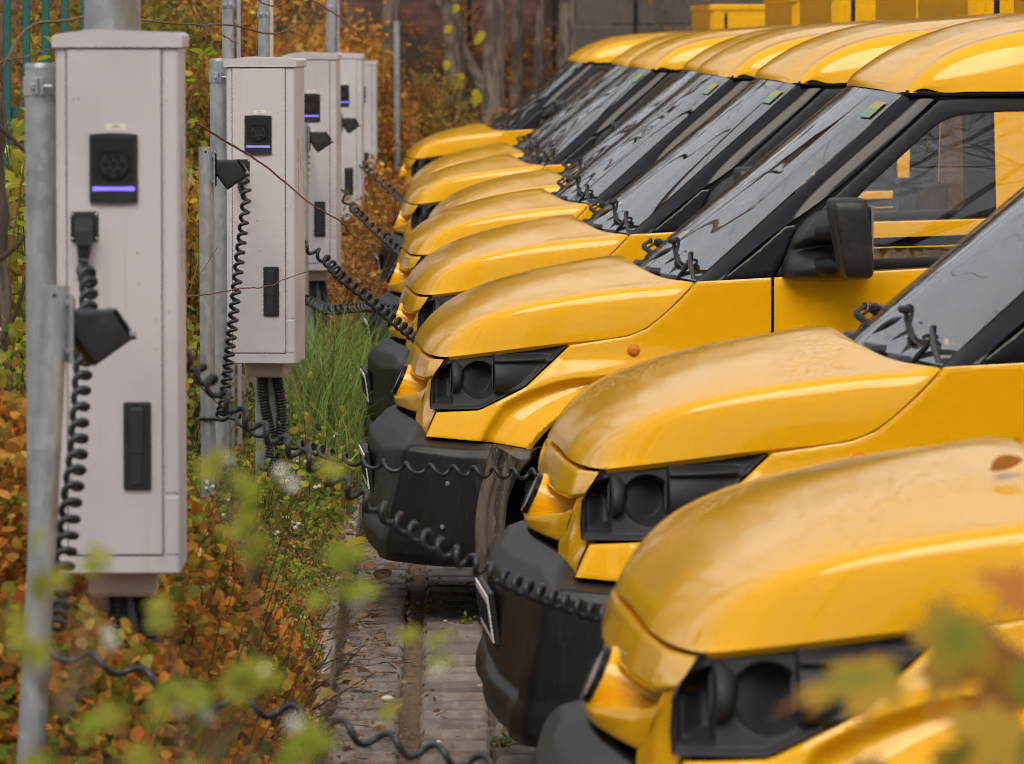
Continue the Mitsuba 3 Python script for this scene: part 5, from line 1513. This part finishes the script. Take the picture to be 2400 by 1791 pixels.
FORE = [((-.16, 4.56), 'blurred pale leaved snowberry stalk close to the camera before the sharp slim post', lambda p: p[1] > 4.4 and -.21 < p[0] < -.07),
        ((-.30, 4.3), 'blurred yellow green stalk close to the camera at the left edge', lambda p: p[0] < -.24 and p[1] > 3.76),
        ((-.17, 4.16), 'blurred green snowberry stalk at the bottom left, before the orange leaves', lambda p: 4.0 < p[1] < 4.24),
        ((-.02, 4.64), 'blurred single hanging leaf and berries before the pavement', lambda p: p[0] > -.07 and p[1] > 4.24),
        ((-.09, 4.3), 'blurred leaves and white berries before the kerb', lambda p: -.12 < p[0] < -.07 and 4.24 < p[1] < 4.4),
        ((-.16, 3.76), 'nearest blurred green leaves along the bottom edge', lambda p: True)]
used = set()
for (bx, by), lab, test in FORE:
    k = fresh('snowberry_stalk')
    S = []
    for i, p in enumerate(GR):
        if ('g', i) in used or not test(p):
            continue
        used.add(('g', i))
        m, c = big_leaf(np.array(p) + rf.normal(size=3) * .003, rf.normal(size=3) * [1, .5, .8], (rf.normal() * .5, -.6, .8), rf.uniform(.020, .031), .42, pick([(.24, .29, .03, 3), (.17, .26, .03, 3), (.33, .33, .05, 2)], 1, rf)[0], (.38, .36, .06), curl=.2)
        put(k + '__leaf', m, 'mat_leaf', smooth=True, color=c)
        S.append(np.array(p))
    for i, p in enumerate(WH):
        if ('w', i) in used or not test(p):
            continue
        used.add(('w', i))
        s = trimesh.creation.icosphere(2, .0056)
        s.apply_translation(p)
        put(k + '__berry', s, 'mat_berry', smooth=True)
        S.append(np.array(p))
    top = max(q[2] for q in S)
    cx, cy = np.mean([q[0] for q in S]), np.mean([q[1] for q in S])
    st = [(np.array([bx - .05, by, -.03]), np.array([cx, cy, min(q[2] for q in S) - .03]), .0025, .0013)]
    st += [(st[0][1], q, .0011, .0006) for q in S]
    put(k + '__stalk', sticks(st, 5), 'mat_greenstem', smooth=True)
    tag(k, lab, 'plant')

MAPLE = np.array([(0, 0), (.10, .05), (.34, -.10), (.30, .02), (.52, .10), (.40, .22), (.62, .44), (.44, .42), (.46, .52), (.22, .46), (.28, .78), (.14, .72), (0, 1.05)])
MAPLE = np.vstack([MAPLE, MAPLE[1:-1][::-1] * [-1, 1]])


def maple_leaf(at, d, nrm, L, c0, c1, c2):
    poly = Polygon(MAPLE).buffer(0)
    m = panel(list(map(tuple, MAPLE)), lambda u, z: u * 0, .08, fold=.002, edge=.01)
    v = m.vertices
    u, w = v[:, 0].copy(), v[:, 2].copy()
    d = np.asarray(d, float) / np.linalg.norm(d)
    n = np.asarray(nrm, float) - d * (np.asarray(nrm, float) @ d)
    n /= np.linalg.norm(n)
    s = np.cross(n, d)
    hgt = -.35 * u * u - .25 * w * w + .05 * np.sin(9 * u) * w
    m.vertices = np.asarray(at) + L * (u[:, None] * s + w[:, None] * d + (hgt + v[:, 1] * .3)[:, None] * n)
    f = np.clip(np.hypot(u, w - .3) * 1.3 + .25 * (meshkit.noise(np.stack([u * 5, w * 5, u * 0 + L * 99], 1)) - .5), 0, 1)[:, None]
    c = np.where(f < .5, np.array(c0) * (1 - 2 * f) + np.array(c1) * 2 * f, np.array(c1) * (2 - 2 * f) + np.array(c2) * (2 * f - 1))
    return m, np.clip(c, 0, .9)


GRN, YEL, ORG, RED = (.20, .27, .04), (.52, .33, .05), (.62, .25, .06), (.60, .14, .07)
k = 'maple_sapling'
MP = [((.312, 3.87, 1.397), (-1, -.1, -.10), (.05, -.30, .95), .090, GRN, YEL, RED), ((.372, 4.0, 1.425), (-.45, -.1, -.8), (-.3, -.6, .5), .078, GRN, YEL, ORG),
      ((.405, 4.0, 1.400), (-.25, -.1, -1), (.2, -.9, .3), .07, YEL, ORG, YEL), ((.392, 3.8, 1.352), (-.7, -.1, .4), (.1, -.6, .8), .07, YEL, YEL, ORG),
      ((.408, 3.84, 1.372), (.2, -.1, .6), (0, -.9, .5), .055, GRN, GRN, YEL), ((.372, 3.76, 1.322), (-.8, 0, .3), (0, -.5, .8), .062, YEL, YEL, ORG), ((.400, 3.7, 1.335), (.2, -.1, .7), (0, -.7, .6), .055, GRN, GRN, YEL),
      ((.300, 3.87, 1.318), (-.6, 0, .5), (0, -.8, .5), .03, GRN, GRN, YEL), ((.350, 3.84, 1.352), (.3, 0, -.7), (0, -.8, .4), .05, GRN, YEL, GRN), ((.410, 3.9, 1.445), (-.5, 0, .3), (0, -.5, .8), .05, ORG, ORG, YEL)]
for at, d, nn, L, a, b, c_ in MP:
    m, c = maple_leaf(at, d, nn, L, a, b, c_)
    put(k + '__leaf', m, 'mat_leaf', smooth=True, color=c)
    put(k + '__stalk', sticks([(np.array(at), np.array([.43, 3.94, 1.33 + .4 * (at[2] - 1.33)]), .0011, .0014)], 5), 'mat_twig', smooth=True)
put(k + '__stem', tube(smooth_path([(.52, 4, -.03), (.50, 3.968, .7), (.45, 3.936, 1.2), (.43, 3.936, 1.42)], 20), np.linspace(.008, .003, 20), 8), 'mat_twig', smooth=True)
tag(k, 'blurred maple sapling with yellow, green and orange leaves at the bottom right', 'plant')

# yellow leaves still hanging before the dark trunks
k = 'yellow_leaf_twig'
tw = [(-.1, 64.8, 2.6), (.05, 64.8, 2.2), (.12, 64.8, 1.75), (.20, 64.8, 1.2), (.32, 64.8, 1.05)]
put(k + '__stem', tube(smooth_path(tw, 20), .008, 5), 'mat_stem', smooth=True)
for px_, z_ in ((.10, 2.30), (.02, 2.06), (-.02, 1.66), (.12, 1.52), (.15, 1.44), (.13, 1.40), (.30, 1.33), (.32, 1.28), (.28, 1.24), (.41, 1.98), (.36, 1.94), (-.10, 1.22)):
    m, c = big_leaf((px_, 64.8, z_), (rf.normal(), -.3, -1), (0, -1, .3), .12, .4, (.55, .42, .03), (.45, .40, .05))
    put(k + '__leaf', m, 'mat_leaf', smooth=True, color=c)
tag(k, 'twig with a few bright yellow leaves before the dark trunks', 'twig')
